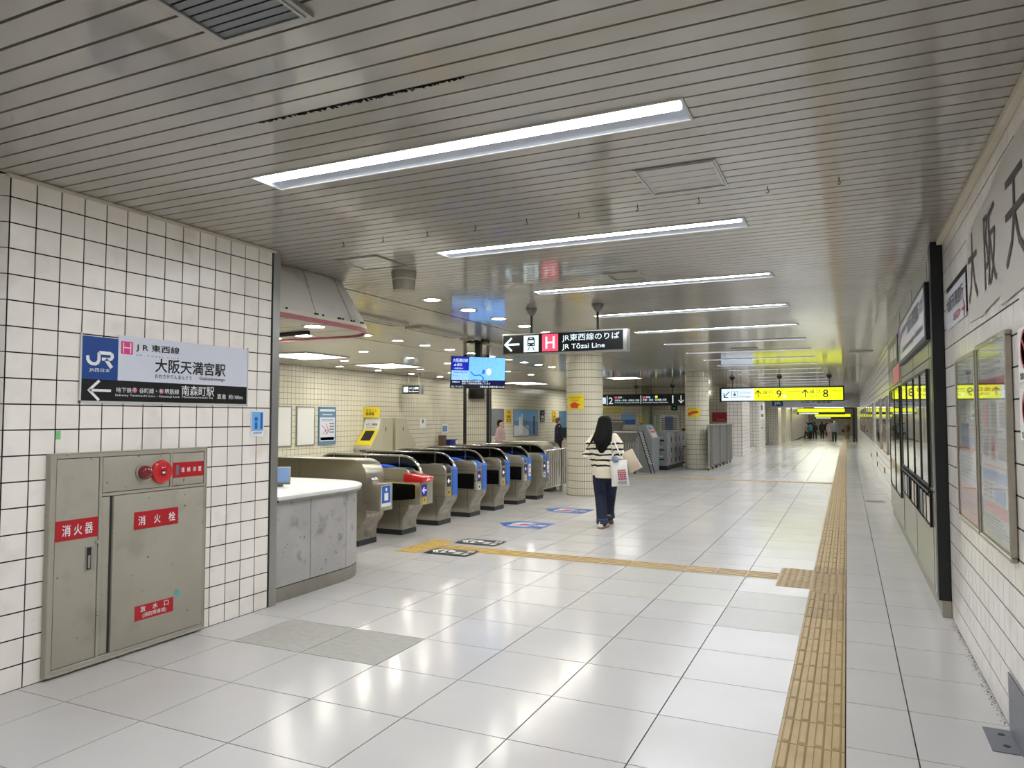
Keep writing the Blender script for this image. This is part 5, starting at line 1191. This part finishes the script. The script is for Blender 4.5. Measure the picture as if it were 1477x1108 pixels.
fk = Face((-5.05, 20.5, .95), (0, 1, 0), Vector((-.23, 0, .41)).normalized()); fk.N = Vector((.41, 0, .23)).normalized()
fk.rect('panel', 'offwhite', t, .15, .75, .05, .42, .008, .006); fk.rect('print', 'orange_red', t, .2, .7, .2, .26, .01, .002); fk.rect('screen', 'poster_blue', t, .2, .6, .3, .4, .01, .002)
t = thing('coin_lockers', 'grey bank of coin lockers three rows high beyond the kiosk', 'locker', (-5.1, 22.7, 0))
build('body', MB().box(-5.5, -4.86, 21.55, 23.9, .13, 1.12), 'locker_grey', t, bevel=.008, seg=1); build('plinth', MB().box(-5.48, -4.88, 21.57, 23.88, .001, .13), 'black', t)
Fl = Face((-4.86, 0, 0), (0, 1, 0)); F2 = Face((0, 21.55, 0), (1, 0, 0))
for r_ in range(3):
    for c_ in range(4):
        d = Fl.rect('door', 'locker_grey', t, 21.6+.57*c_, 22.15+.57*c_, .16+.32*r_, .46+.32*r_, .012, .012); Fl.rect('lock', 'black' if (r_+c_) % 3 else 'red', d, 22.0+.57*c_, 22.07+.57*c_, .2+.32*r_, .34+.32*r_, .02, .008)
    F2.rect('shelf_slot', 'black', t, -5.4, -4.95, .3+.28*r_, .34+.28*r_, .005, .004); F2.rect('label_strip', 'offwhite', t, -5.3, -5.0, .4+.28*r_, .43+.28*r_, .005, .004)
t = thing('black_gate', 'black framed metal gate between the lockers and the farther column', 'gate', (-4.75, 24.4, 0))
r = MB()
for a in ((-5.0, -4.96, .02, 1.2), (-4.72, -4.68, .02, 1.2), (-4.45, -4.41, .02, 1.2), (-5.0, -4.41, .05, .1), (-5.0, -4.41, 1.15, 1.2), (-5.0, -4.41, .58, .62)): r.box(a[0], a[1], 24.38, 24.42, a[2], a[3])
build('frame', r, 'black', t); build('panel', MB().box(-4.95, -4.45, 24.39, 24.41, .12, .55), 'beige', t)
t = thing('escalator_end', 'black and gold rounded escalator newel behind the black gate', 'escalator', (-4.85, 25.5, 0))
build('newel', MB().prism([(25, .001), (26, .001), (26, 1.1), (25.3, 1.15), (25.05, 1.05), (25, .9)], lambda a, b, d: (d, a, b), -5.0, -4.75), 'black', t, bevel=.03, smooth=True); build('band', MB().box(-5.01, -4.74, 24.985, 25.0, .75, .95), 'yellow_deep', t)
def partition(lab, x, y0, y1, n, h=1.36):
    t = thing('folding_partition', lab, 'partition', (x, (y0+y1)/2, fz(y0)), 'grey folding partitions along the passage'); L = (y1-y0)/n; z = fz(y0)
    for i in range(n):
        a, b = y0+L*i, y0+L*(i+1); dx = .05 if i % 2 else -.05
        mb = MB(); mb.prism([(x-dx, a+.01), (x+dx, b-.01), (x+dx-.03, b-.01), (x-dx-.03, a+.01)], lambda p, q, d: (p, q, d), z+.12, z+h-.03); build('panel', mb, 'partition', t)
        r = MB(); r.box(x-.04, x+.01, a-.015, a+.015, z+.06, z+h); build('post', r, 'alu', t)
        build('caster', MB().tube([(x-.05, a, z+.035), (x-.01, a, z+.035)], .032, 10), 'black', t)
    build('top_rail', MB().box(x-.09, x+.06, y0, y1, z+h-.03, z+h), 'alu', t)
partition('grey folding partition on casters just beyond the round column with the orange arrow', -3.7, 21.9, 27.0, 7)
partition('grey folding partition farther along, standing in the third recess', -4.35, 44.2, 46.2, 4)
partition('farthest grey folding partition, in the recess before the far portal', -4.4, 54.2, 56, 3)
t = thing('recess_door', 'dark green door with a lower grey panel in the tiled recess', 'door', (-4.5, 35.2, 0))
build('leaf', MB().box(-4.72, -4.66, 34.45, 37.2, .2, 2.5), 'wall_shade', t); build('kick_panel', MB().box(-4.655, -4.65, 34.5, 37.2, .25, 1.2), 'grey_print', t); build('step', MB().box(-4.74, -4.1, 34.45, 37.2, .001, .18), 'cream_panel', t)
t = thing('pier_notice', 'white notice with small black signs on the second tiled pier', 'notice', (-3.9, 38.8, 1.6)); f = Face((-3.912, 0, 0), (0, 1, 0)); f.rect('sheet', 'white', t, 37.9, 39.9, 1.5, 2.3, .008, .006); f.rect('print', 'black_print', t, 38.3, 39.0, 1.95, 2.2, .01, .002); f.rect('print', 'black_print', t, 38.3, 39.4, 1.6, 1.75, .01, .002); f.rect('alarm', 'red', t, 38.6, 38.9, 1.0, 1.1, .02, .02)
board('far_notice_board', 'white board with small notices on the far end wall', 'board', -4.6, -3.6, .5, 1.6, 'alu', 'white', [('red', .5, .8, .8, .9), ('grey_print', .2, .35, .4, .6), ('grey_print', .6, .8, .4, .6)], F=Face((0, YE, 0), (1, 0, 0)))
# ------------------------------------------------------------------ floor decals
Ff = Face((0, 0, 0), (1, 0, 0), (0, 1, 0)); Ff.N = Vector((0, 0, 1))
def FR(nm, m, par, x0, x1, y0, y1, z, **k): return Ff.rect(nm, m, par, x0, x1, y0, y1, z, .0008, **k)
for lab, y0 in (('black floor mat with white arrow and symbols, the nearer of two by the yellow paving', 7.225), ('black floor mat with white arrow and symbols, the farther of two by the yellow paving', 7.955)):
    t = thing('floor_mat', lab, 'floor sign', (-4.19, y0+.18, .007), 'black floor mats beside the tactile paving')
    FR('sheet', 'black_print', t, -4.47, -3.91, y0, y0+.35, .0085)
    mb = MB(); Ff.stroke(mb, [(-4.36, y0+.28), (-4.43, y0+.175), (-4.36, y0+.07)], .025, .0085, .0095); Ff.stroke(mb, [(-4.32, y0+.28), (-4.39, y0+.175), (-4.32, y0+.07)], .025, .0085, .0095)
    for b in ((-4.3, -4.22, y0+.08, y0+.11), (-4.3, -4.27, y0+.11, y0+.27), (-4.3, -4.2, y0+.24, y0+.27)): Ff.box(mb, *b, .0085, .0095)
    Ff.disc(mb, -4.2, y0+.2, .045, .0085, .0095)
    build('print', mb, 'white_print', t); FR('print', 'offwhite', t, -4.13, -4.04, y0+.08, y0+.2, .0095)
    Ff.txt('電車', 'white_print', t, -4.02, -3.93, y0+.2, y0+.29, .0097, bold=.02); FR('print', 'offwhite', t, -4.0, -3.94, y0+.05, y0+.15, .0095)
for lab, y0 in (('blue floor arrow sticker pointing to the gates, the nearer of two', 9.44), ('blue floor arrow sticker pointing to the gates, the farther of two', 11.24)):
    t = thing('floor_arrow', lab, 'floor sign', (-4.3, y0+.3, .001), 'blue floor arrow stickers')
    build('sheet', Ff.poly(MB(), [(-4.72, y0+.31), (-4.5, y0+.62), (-3.93, y0+.6), (-3.94, y0+.02), (-4.46, y0)], .0003, .0014), 'gate_pale' if mat('gate_pale', (48, 98, 170), .35) else '', t)
    FR('panel', 'sign_white', t, -4.5, -4.2, y0+.12, y0+.5, .0024)
    mb = MB(); Ff.disc(mb, -4.3, y0+.31, .08, .0024, .003); Ff.box(mb, -4.45, -4.28, y0+.2, y0+.26, .0024, .003); build('symbol', mb, 'print_red', t)
    mb = MB()
    for k in range(4): Ff.box(mb, -4.16+.05*k, -4.135+.05*k, y0+.1, y0+.52, .0014, .0022)
    build('small_print', mb, 'navy', t); Ff.txt('IC専用', 'white_print', t, -4.14, -3.98, y0+.2, y0+.4, .0026, bold=.01)
build('floor_hatch', MB().box(.3, .62, 15.0, 15.35, .0005, .002), 'alu', None, label='small steel inspection cover in the floor by the right wall', cat='cover')
# ------------------------------------------------------------------ people
def blob(name, mb, m, parent, vox, smooth=3, label=None):
    me = bpy.data.meshes.new('t'); me.from_pydata([Vector(v) for v in mb.v], [], mb.f); fixn(me)
    o = bpy.data.objects.new('t', me); COL.objects.link(o)
    r = o.modifiers.new('r', 'REMESH'); r.mode = 'VOXEL'; r.voxel_size = vox; r.use_smooth_shade = True
    if smooth: s = o.modifiers.new('s', 'SMOOTH'); s.factor = .5; s.iterations = smooth
    dg = bpy.context.evaluated_depsgraph_get(); me2 = bpy.data.meshes.new_from_object(o.evaluated_get(dg)); bpy.data.objects.remove(o)
    me2.name = name; me2.materials.clear(); me2.materials.append(MATS[m])
    for p in me2.polygons: p.use_smooth = True
    c = sum((v.co for v in me2.vertices), Vector())/max(1, len(me2.vertices))
    for v in me2.vertices: v.co -= c
    o = bpy.data.objects.new(name, me2); COL.objects.link(o); o.parent = parent; o.location = c
    if label: o['label'] = label
    return o
def caps(mb, pts, rad, n=12):
    """limb with round ends; rad may be (across, depth) pairs"""
    pts = [Vector(p) for p in pts]; R = [r if isinstance(r, (tuple, list)) else (r, r) for r in rad]
    d0 = (pts[0]-pts[1]).normalized(); d1 = (pts[-1]-pts[-2]).normalized()
    a, b = R[0], R[-1]
    P = [pts[0]+d0*min(a)*.9, pts[0]+d0*min(a)*.5]+pts+[pts[-1]+d1*min(b)*.5, pts[-1]+d1*min(b)*.9]
    Q = [(a[0]*.35, a[1]*.35), (a[0]*.85, a[1]*.85)]+R+[(b[0]*.85, b[1]*.85), (b[0]*.35, b[1]*.35)]
    mb.tube(P, Q, n, flat=True); return mb
def ellipsoid(mb, c, r, n=14, k=9, rot=None):
    R = []
    for i in range(1, k):
        th = math.pi*i/k; ring = []
        for j in range(n):
            v = Vector((r[0]*math.sin(th)*math.cos(2*math.pi*j/n), r[1]*math.sin(th)*math.sin(2*math.pi*j/n), r[2]*math.cos(th)))
            if rot: v = rot @ v
            ring.append(Vector(c)+v)
        R.append(ring)
    mb.rings(R); return mb
def vrings(mb, spec, n=20):
    """stack of horizontal ellipses (z, cx, cy, rx, ry)"""
    mb.rings([[(cx+rx*math.cos(2*math.pi*j/n), cy+ry*math.sin(2*math.pi*j/n), z) for j in range(n)] for z, cx, cy, rx, ry in spec]); return mb
def hand(mb, w, d, side, up=Vector((0, 0, 1)), curl=.5, s=1.0):
    """palm, four fingers, thumb from wrist w pointing along d"""
    d = Vector(d).normalized(); u = (up-d*up.dot(d)).normalized(); a = d.cross(u)*side; w = Vector(w)
    caps(mb, [w, w+d*.045*s, w+d*.085*s], [(.022*s, .016*s), (.036*s, .015*s), (.038*s, .013*s)], 10)
    for i, L in enumerate((.062, .07, .066, .052)):
        o = w+d*.085*s+u*(.027-.018*i)*s; p1 = o+d*L*.5*s+a*curl*.012*s; p2 = p1+(d*(1-curl)+a*curl).normalized()*L*.35*s; p3 = p2+(d*(1-curl*1.6)+a*curl*1.5).normalized()*L*.3*s
        caps(mb, [o, p1, p2, p3], [.0088*s, .0085*s, .0078*s, .007*s], 8)
    o = w+d*.03*s+u*.03*s; caps(mb, [o, o+(d+u*.7).normalized()*.035*s, o+(d*1.3+u*.5+a*.4).normalized()*.062*s], [.012*s, .0105*s, .009*s], 8)
def head(mb, c, s=1.0, neckbase=None):
    c = Vector(c); ellipsoid(mb, c+Vector((0, -.008, .02))*s, (.073*s, .09*s, .092*s)); ellipsoid(mb, c+Vector((0, .022, -.045))*s, (.055*s, .062*s, .062*s))
    caps(mb, [c+Vector((0, .088, .005))*s, c+Vector((0, .104, -.024))*s], [.009*s, .014*s], 8)      # nose
    ellipsoid(mb, c+Vector((0, .078, -.052))*s, (.024*s, .012*s, .009*s), 10, 6)                     # mouth
    ellipsoid(mb, c+Vector((0, .07, -.088))*s, (.022*s, .018*s, .016*s), 10, 6)
    for sx in (-1, 1):
        ellipsoid(mb, c+Vector((.074*sx, -.004, -.012))*s, (.011*s, .02*s, .031*s), 10, 6)           # ears
        ellipsoid(mb, c+Vector((.03*sx, .08, .03))*s, (.02*s, .01*s, .007*s), 8, 5)                  # brows
def eyes(t, c, s=1.0):
    c = Vector(c); mb = MB()
    for sx in (-1, 1): ellipsoid(mb, c+Vector((.03*sx, .081, .008))*s, (.0125*s, .009*s, .008*s), 10, 6)
    o = build('eyes', mb, 'black_print', None, smooth=True); o.parent = t
# the walking woman (built facing +Y at the origin)
wx, wy, wrot = -3.17, 10.05, math.radians(14)
t = thing('person', 'woman walking away in a cream black-striped sweater and dark blue jeans', 'person', (wx, wy, 0), rotz=wrot)
Z0 = Vector((0, 0, 0))
def lbuild(nm, mb, m, par, **k):
    """build in the thing's own frame"""
    keep = dict(WL); o = build(nm, mb, m, None, **k); c = o.location.copy(); o.parent = par; o.location = c; return o
LF, RF = Vector((-.035, -.14, 0)), Vector((.04, .27, 0))
b = MB()
head(b, (0, .01, 1.475), .95)
caps(b, [(0, -.015, 1.25), (0, 0, 1.33), (0, .005, 1.42)], [.06, .048, .047], 14)
caps(b, [(0, 0, .84), (0, 0, .95), (0, .0, 1.08), (0, -.01, 1.22), (0, -.01, 1.29)], [(.145, .105), (.12, .09), (.13, .095), (.155, .09), (.12, .06)], 18)
arms = {1: [(.155, -.01, 1.275), (.235, -.05, 1.03), (.17, .15, .99)], -1: [(-.155, -.01, 1.275), (-.25, -.04, 1.05), (-.17, .14, .97)]}
for sx in (1, -1):
    a = arms[sx]; caps(b, a, [.045, .038, .026], 12); d = (Vector(a[2])-Vector(a[1])).normalized(); hand(b, Vector(a[2])+d*.01, d, sx, curl=.8)
for hx, F_, kn in ((-.085, LF, (-.075, .02, .47)), (.085, RF, (.07, .22, .46))):
    caps(b, [(hx, 0, .84), kn, (F_.x, F_.y, .09)], [.075, .05, .035], 12)
blob('body', b, 'skin', t, .0065, 2); eyes(t, (0, .01, 1.475), .95)
b = MB()
vrings(b, [(.70, 0, 0, .175, .135), (.74, 0, 0, .185, .145), (.82, 0, 0, .2, .155), (.95, 0, 0, .205, .15), (1.08, 0, -.005, .205, .145), (1.2, 0, -.01, .2, .13), (1.27, 0, -.012, .175, .105), (1.315, 0, -.01, .115, .08), (1.345, 0, -.005, .07, .065)])
for sx in (1, -1):
    a = [Vector(p) for p in arms[sx]]; caps(b, [a[0]+Vector((-sx*.03, 0, -.01)), a[0].lerp(a[1], .5)+Vector((sx*.012, 0, 0)), a[1]+Vector((sx*.004, -.012, -.02)), a[1].lerp(a[2], .55), a[2]-(a[2]-a[1]).normalized()*.02], [.082, .078, .074, .06, .042], 14)
blob('sweater', b, 'knit', t, .011, 4)
b = MB()
caps(b, [(0, 0, .76), (0, -.005, .86)], [(.165, .125), (.15, .115)], 18)
caps(b, [(-.085, -.005, .78), (-.085, .01, .64), (-.075, .02, .46), (-.05, -.07, .26), (LF.x, LF.y, .09)], [(.1, .115), (.095, .1), (.08, .082), (.078, .08), (.08, .085)], 14)
caps(b, [(.085, 0, .78), (.085, .08, .64), (.07, .18, .46), (.05, .2, .28), (RF.x, RF.y-.03, .12)], [(.1, .115), (.095, .1), (.08, .082), (.074, .076), (.075, .08)], 14)
blob('jeans', b, 'denim', t, .011, 3)
for F_, z in ((LF, .1), (RF-Vector((0, .03, 0)), .13)):
    mb = MB(); vrings(mb, [(z-.035, F_.x, F_.y, .079, .084), (z-.03, F_.x, F_.y, .084, .089), (z+.03, F_.x, F_.y, .083, .088), (z+.035, F_.x, F_.y, .078, .083)]); lbuild('cuff', mb, 'denim_cuff', t, smooth=True)
def shoe(nm, F_, M, up='shoe', so_='sole'):
    mb = MB(); out = [(-.038, -.06), (-.03, -.085), (0, -.092), (.03, -.085), (.038, -.06), (.036, .02), (.048, .09), (.04, .15), (.01, .175), (-.025, .165), (-.042, .1), (-.036, .02)]
    mb.prism(out, lambda a, b_, d: M @ Vector((a*1.12, b_*1.08, d)), 0, .03); s_ = lbuild('shoe', mb, so_, t, bevel=.004, seg=1)
    mb = MB(); R_ = []
    for z, k, top in ((.026, .97, 0), (.05, .95, 0), (.07, .82, .02), (.1, .5, .03)):
        R_.append([M @ Vector((a*k, (b_ if b_ < 0 else b_*(1 if z < .06 else .55 if z < .08 else .1))*(.97), z)) for a, b_ in out])
    mb.rings(R_); u_ = lbuild('upper', mb, up, t, smooth=True); return s_
shoe('l', LF, Matrix.Translation((LF.x, LF.y+.0, .001)) @ Matrix.Rotation(-.35, 4, 'Z'))
shoe('r', RF, Matrix.Translation((RF.x, RF.y-.05, .085)) @ Matrix.Rotation(-.1, 4, 'Z') @ Matrix.Rotation(-.62, 4, 'X'))
b = MB()
vrings(b, [(1.59, 0, -.012, .03, .035), (1.582, 0, -.012, .062, .07), (1.555, 0, -.014, .09, .1), (1.5, -.002, -.025, .104, .104), (1.44, -.006, -.04, .112, .09), (1.36, -.014, -.06, .122, .074), (1.27, -.022, -.095, .126, .06), (1.18, -.028, -.12, .1, .045), (1.11, -.034, -.14, .062, .03), (1.06, -.04, -.15, .026, .016)], 28)
rr = random.Random(4)
for i in range(60):
    a = rr.uniform(-2.9, -.25); x0, y0 = .1*math.cos(a), -.02+.1*math.sin(a); x1 = x0*rr.uniform(.75, 1.25)-.01; z1 = rr.uniform(1.07, 1.2)+abs(x1)*.5
    caps(b, [(x0*.6, y0*.6, 1.575), (x0, y0, 1.49), (x0*1.22-.008, y0-.035, 1.36), (x1*1.15-.015, min(y0, -.06)-.06, 1.24), (x1*.95-.03, -.165+rr.uniform(-.02, .01), z1)], [.006, .011, .012, .011, .004], 6)
for i in range(6): caps(b, [(-.08, -.05, 1.5), (-.11-.004*i, -.07, 1.36), (-.15-.012*i, -.09, 1.26-.012*i), (-.18-.018*i, -.1, 1.2-.02*i)], [.012, .01, .006, .0035], 6)
blob('hair', b, 'hair', t, .0075, 1)
# her bags (things of their own)
def tote(lab, at, wd, hh, dp, rot, m, straps, name='tote_bag', extra=None):
    tt = thing(name, lab, 'bag', at, rotz=0); M = rot
    mb = MB(); n = 14; spec = []
    for k in range(8):
        v = k/7; z = -hh*(1-v); wk = wd/2*(1-.06*math.sin(v*3)); dk = dp/2*(.65+.5*math.sin(math.pi*min(1, v*.9+.1)))*(1 if v < .9 else .6)
        ring = []
        for j in range(20):
            a = 2*math.pi*j/20; cx, cy = math.cos(a), math.sin(a); sx = math.copysign(abs(cx)**.35, cx)*wk; sy = math.copysign(abs(cy)**.8, cy)*dk
            q = Vector((sx+.008*noise.noise(Vector((j, k, 1))), sy+.012*noise.noise(Vector((j*.8, k*.6, 5))), z)); ring.append(M @ q)
        spec.append(ring)
    mb.rings(spec); o = build('pouch', mb, m, None, smooth=True); c = o.location.copy(); o.parent = tt; o.location = c
    for pts in straps:
        s_ = MB().tube([M @ Vector(p) for p in pts], [(.013, .003)]*len(pts), 8, flat=True); o = build('strap', s_, m, None, smooth=True); c = o.location.copy(); o.parent = tt; o.location = c
    if extra: extra(tt, M)
    return tt
def prt(tt, M):
    f = Face(M @ Vector((0, -.062, 0)), M.to_3x3() @ Vector((1, 0, 0)), M.to_3x3() @ Vector((0, 0, 1)))
    mb = MB(); rr_ = random.Random(6)
    for row in range(5):
        a = -.02
        while a < .09: w_ = rr_.uniform(.012, .03); f.box(mb, a, a+w_, -.27+.03*row, -.25+.03*row, .002, .006); a += w_+.008
    o = build('print', mb, 'print_red', None); c = o.location.copy(); o.parent = tt; o.location = c
    mb = MB()
    for k in range(3): f.box(mb, -.03, .1, -.30-.014*k, -.294-.014*k, .002, .006)
    o = build('print', mb, 'grey_print', None); c = o.location.copy(); o.parent = tt; o.location = c
R14 = Matrix.Rotation(wrot, 4, 'Z')
def atw(x, y, z): return Vector((wx, wy, z))+(R14 @ Vector((x, y, 0)))
tote('white tote bag with red print hanging behind the woman by long straps', atw(.2, -.2, .965), .25, .36, .1, Matrix.Rotation(wrot, 4, 'Z') @ Matrix.Rotation(-.08, 4, 'Y'), 'tote_pale',
     [[(-.07, .0, -.02), (-.075, .02, .1), (-.09, .1, .3), (-.1, .19, .36)], [(.05, .0, -.02), (.02, .02, .1), (-.05, .1, .3), (-.08, .19, .36)]], extra=prt)
tote('beige cloth tote bag under the right arm of the walking woman', atw(.3, -.06, 1.08), .2, .3, .13, Matrix.Rotation(wrot, 4, 'Z') @ Matrix.Rotation(-.5, 4, 'Y'), 'tote', [[(-.06, 0, -.02), (-.08, .02, .06), (-.1, .05, .1)]])
b = MB(); rr = random.Random(9)
for i in range(7): ellipsoid(b, (rr.uniform(-.03, .03), rr.uniform(-.015, .02), rr.uniform(-.025, .03)), (rr.uniform(.025, .045), .03, rr.uniform(.02, .035)), 10, 7)
p = atw(.17, -.24, .985); ts = thing('scarf', 'crumpled grey-blue scarf stuffed in the mouth of the white tote bag', 'scarf', p); blob('cloth', b, 'scarf', ts, .007, 1)
# simpler figures farther off
def person(lab, x, y, h, rot, top, legs, hair='hair', stride=.12, mask=False, bag=False, skirt=False, vox=.02, z=None, cut=None, carry=None):
    s = h/1.7; z0 = fz(y) if z is None else z
    t = thing('person', lab, 'person', (x, y, z0), rotz=rot)
    lf, rf = Vector((-.09, -stride, 0)), Vector((.09, stride, 0))
    S = lambda p: tuple(q*s for q in p)
    b = MB(); head(b, S((0, .01, 1.585)), s)
    caps(b, [S((0, -.01, 1.36)), S((0, 0, 1.5))], [.055*s, .05*s], 10); caps(b, [S((0, 0, .92)), S((0, 0, 1.15)), S((0, 0, 1.38))], [(.14*s, .1*s), (.13*s, .095*s), (.15*s, .08*s)], 12)
    A = {1: [(.19, 0, 1.4), (.24, -.02 if not bag else -.05, 1.12), (.23, .1, .9)], -1: [(-.19, 0, 1.4), (-.24, 0, 1.12), (-.23, .06, .88)]}
    for sx in (1, -1): a = A[sx]; caps(b, [S(p) for p in a], [.04*s, .034*s, .026*s], 10); hand(b, S(a[2]), (0, .1, -1), sx, up=Vector((0, 1, 0)), s=s)
    for F_, hx in ((lf, -.09), (rf, .09)): caps(b, [S((hx, 0, .88)), S((hx, F_.y*.7+.02, .48)), S((F_.x, F_.y, .07))], [.07*s, .048*s, .034*s], 10)
    blob('body', b, 'skin', t, vox*.6, 1); eyes(t, S((0, .01, 1.585)), s)
    b = MB(); vrings(b, [(S((0, 0, zz))[2], 0, 0, rx*s, ry*s) for zz, rx, ry in ((.78, .2, .15), (.95, .2, .15), (1.1, .195, .145), (1.28, .21, .14), (1.4, .19, .115), (1.46, .1, .075), (1.49, .065, .06))], 16)
    for sx in (1, -1): a = A[sx]; caps(b, [S((a[0][0]-.03*sx, 0, a[0][2]-.01)), S(a[1]), S((a[2][0], a[2][1], a[2][2]+.02))], [.07*s, .062*s, .048*s], 10)
    blob('coat', b, top, t, vox, 2)
    b = MB(); caps(b, [S((0, 0, .8)), S((0, 0, .95))], [(.16*s, .12*s), (.15*s, .11*s)], 12)
    for F_, hx in ((lf, -.09), (rf, .09)): caps(b, [S((hx, 0, .85)), S((hx, F_.y*.7+.02, .48)), S((F_.x, F_.y, .1))], [.095*s, .075*s, .062*s], 10)
    blob('trousers', b, legs, t, vox, 2)
    for F_ in (lf, rf):
        mb = MB(); caps(mb, [S((F_.x, F_.y-.05, .042)), S((F_.x, F_.y+.06, .038)), S((F_.x, F_.y+.14, .03))], [(.042*s, .04*s), (.044*s, .035*s), (.038*s, .028*s)], 10); mb.v = [(a, b_, max(c, .001)) for a, b_, c in mb.v]; lbuild('shoe', mb, 'black', t, smooth=True)
    b = MB(); vrings(b, [(S((0, 0, zz))[2], 0, cy*s, rx*s, ry*s) for zz, cy, rx, ry in ((1.71, -.01, .03, .035), (1.69, -.01, .065, .08), (1.65, -.012, .083, .1), (1.6, -.035, .086, .082), (1.54, -.05, .07, .055), (1.5, -.055, .045, .035))], 16)
    blob('hair', b, hair, t, vox*.7, 1)
    if mask: mb = MB(); ellipsoid(mb, S((0, .075, 1.54)), (.05*s, .035*s, .04*s), 12, 7); lbuild('mask', mb, 'white', t, smooth=True)
    if bag: mb = MB(); vrings(mb, [(S((0, 0, zz))[2], .3*s, 0, rx*s, .07*s) for zz, rx in ((.72, .1), (.76, .17), (.95, .15), (.99, .08))], 14); lbuild('handbag', mb, 'cloth_black', t, smooth=True)
    return t
person('grey jacketed person in black trousers and white mask walking towards the camera', -.88, 60.2, 1.72, math.pi, 'coat_grey', 'cloth_black', mask=True)
person('person in a long dark coat walking away in the middle of the far passage', -2.2, 77, 1.7, 0, 'cloth_black', 'cloth_black')
person('person in a brown coat carrying a black bag near the right wall', .0, 76, 1.68, math.pi, 'cloth_brown', 'cloth_tan', bag=True)
person('person in a pale jacket just behind the grey jacketed one', -1.3, 66, 1.66, math.pi, 'cloth_pale', 'cloth_pale')
person('dark clothed small figure in the gap between the coat wearer and the pale jacket', -1.95, 86, 1.72, math.pi, 'cloth_black', 'cloth_dark')
person('person in black farthest behind the pale jacket', -1.5, 90, 1.75, 0, 'cloth_dark', 'cloth_black')
person('person in a teal jacket in the group at the left side', -3.25, 76, 1.62, .4, 'cloth_teal', 'cloth_black')
person('person in a dark coat at the right of the left side group', -2.85, 76.5, 1.66, -.3, 'cloth_black', 'cloth_black')
person('tall person in black behind the teal jacket', -3.35, 79, 1.85, math.pi, 'cloth_black', 'cloth_dark')
person('person in a pink top at the left edge of the far group', -3.65, 77.5, 1.62, 2, 'cloth_pink', 'cloth_dark')
person('grey haired man in a dark suit standing behind the barrier at the gates', -8.62, 22.3, 1.56, math.radians(-60), 'cloth_navy', 'cloth_navy', hair='grey_hair' if mat('grey_hair', (92, 86, 84), .7) else '', stride=.03)
person('person in a pink coat half hidden behind the square column', -8.62, 17.9, 1.5, math.radians(-90), 'cloth_pink', 'cloth_dark', stride=.05)
print('objects', len(bpy.data.objects))

# grime along the foot of the right wall
gm = MB(); rr = random.Random(12); yy = 4.45
while yy < 6.5:
    for _ in range(3):
        x = XR-.008-abs(rr.gauss(0, .014)); w_ = rr.uniform(.002, .008); l_ = rr.uniform(.004, .016); a = yy+rr.uniform(-.01, .01)
        if rr.random() < .6: gm.add([(x, a, .0006), (x+w_, a+.003, .0006), (x+w_*.7, a+l_, .0007), (x-w_*.4, a+l_*.7, .0006)], [(0, 1, 2, 3)])
    yy += .014
build('grime', gm, 'soot', floor, kind='stuff')
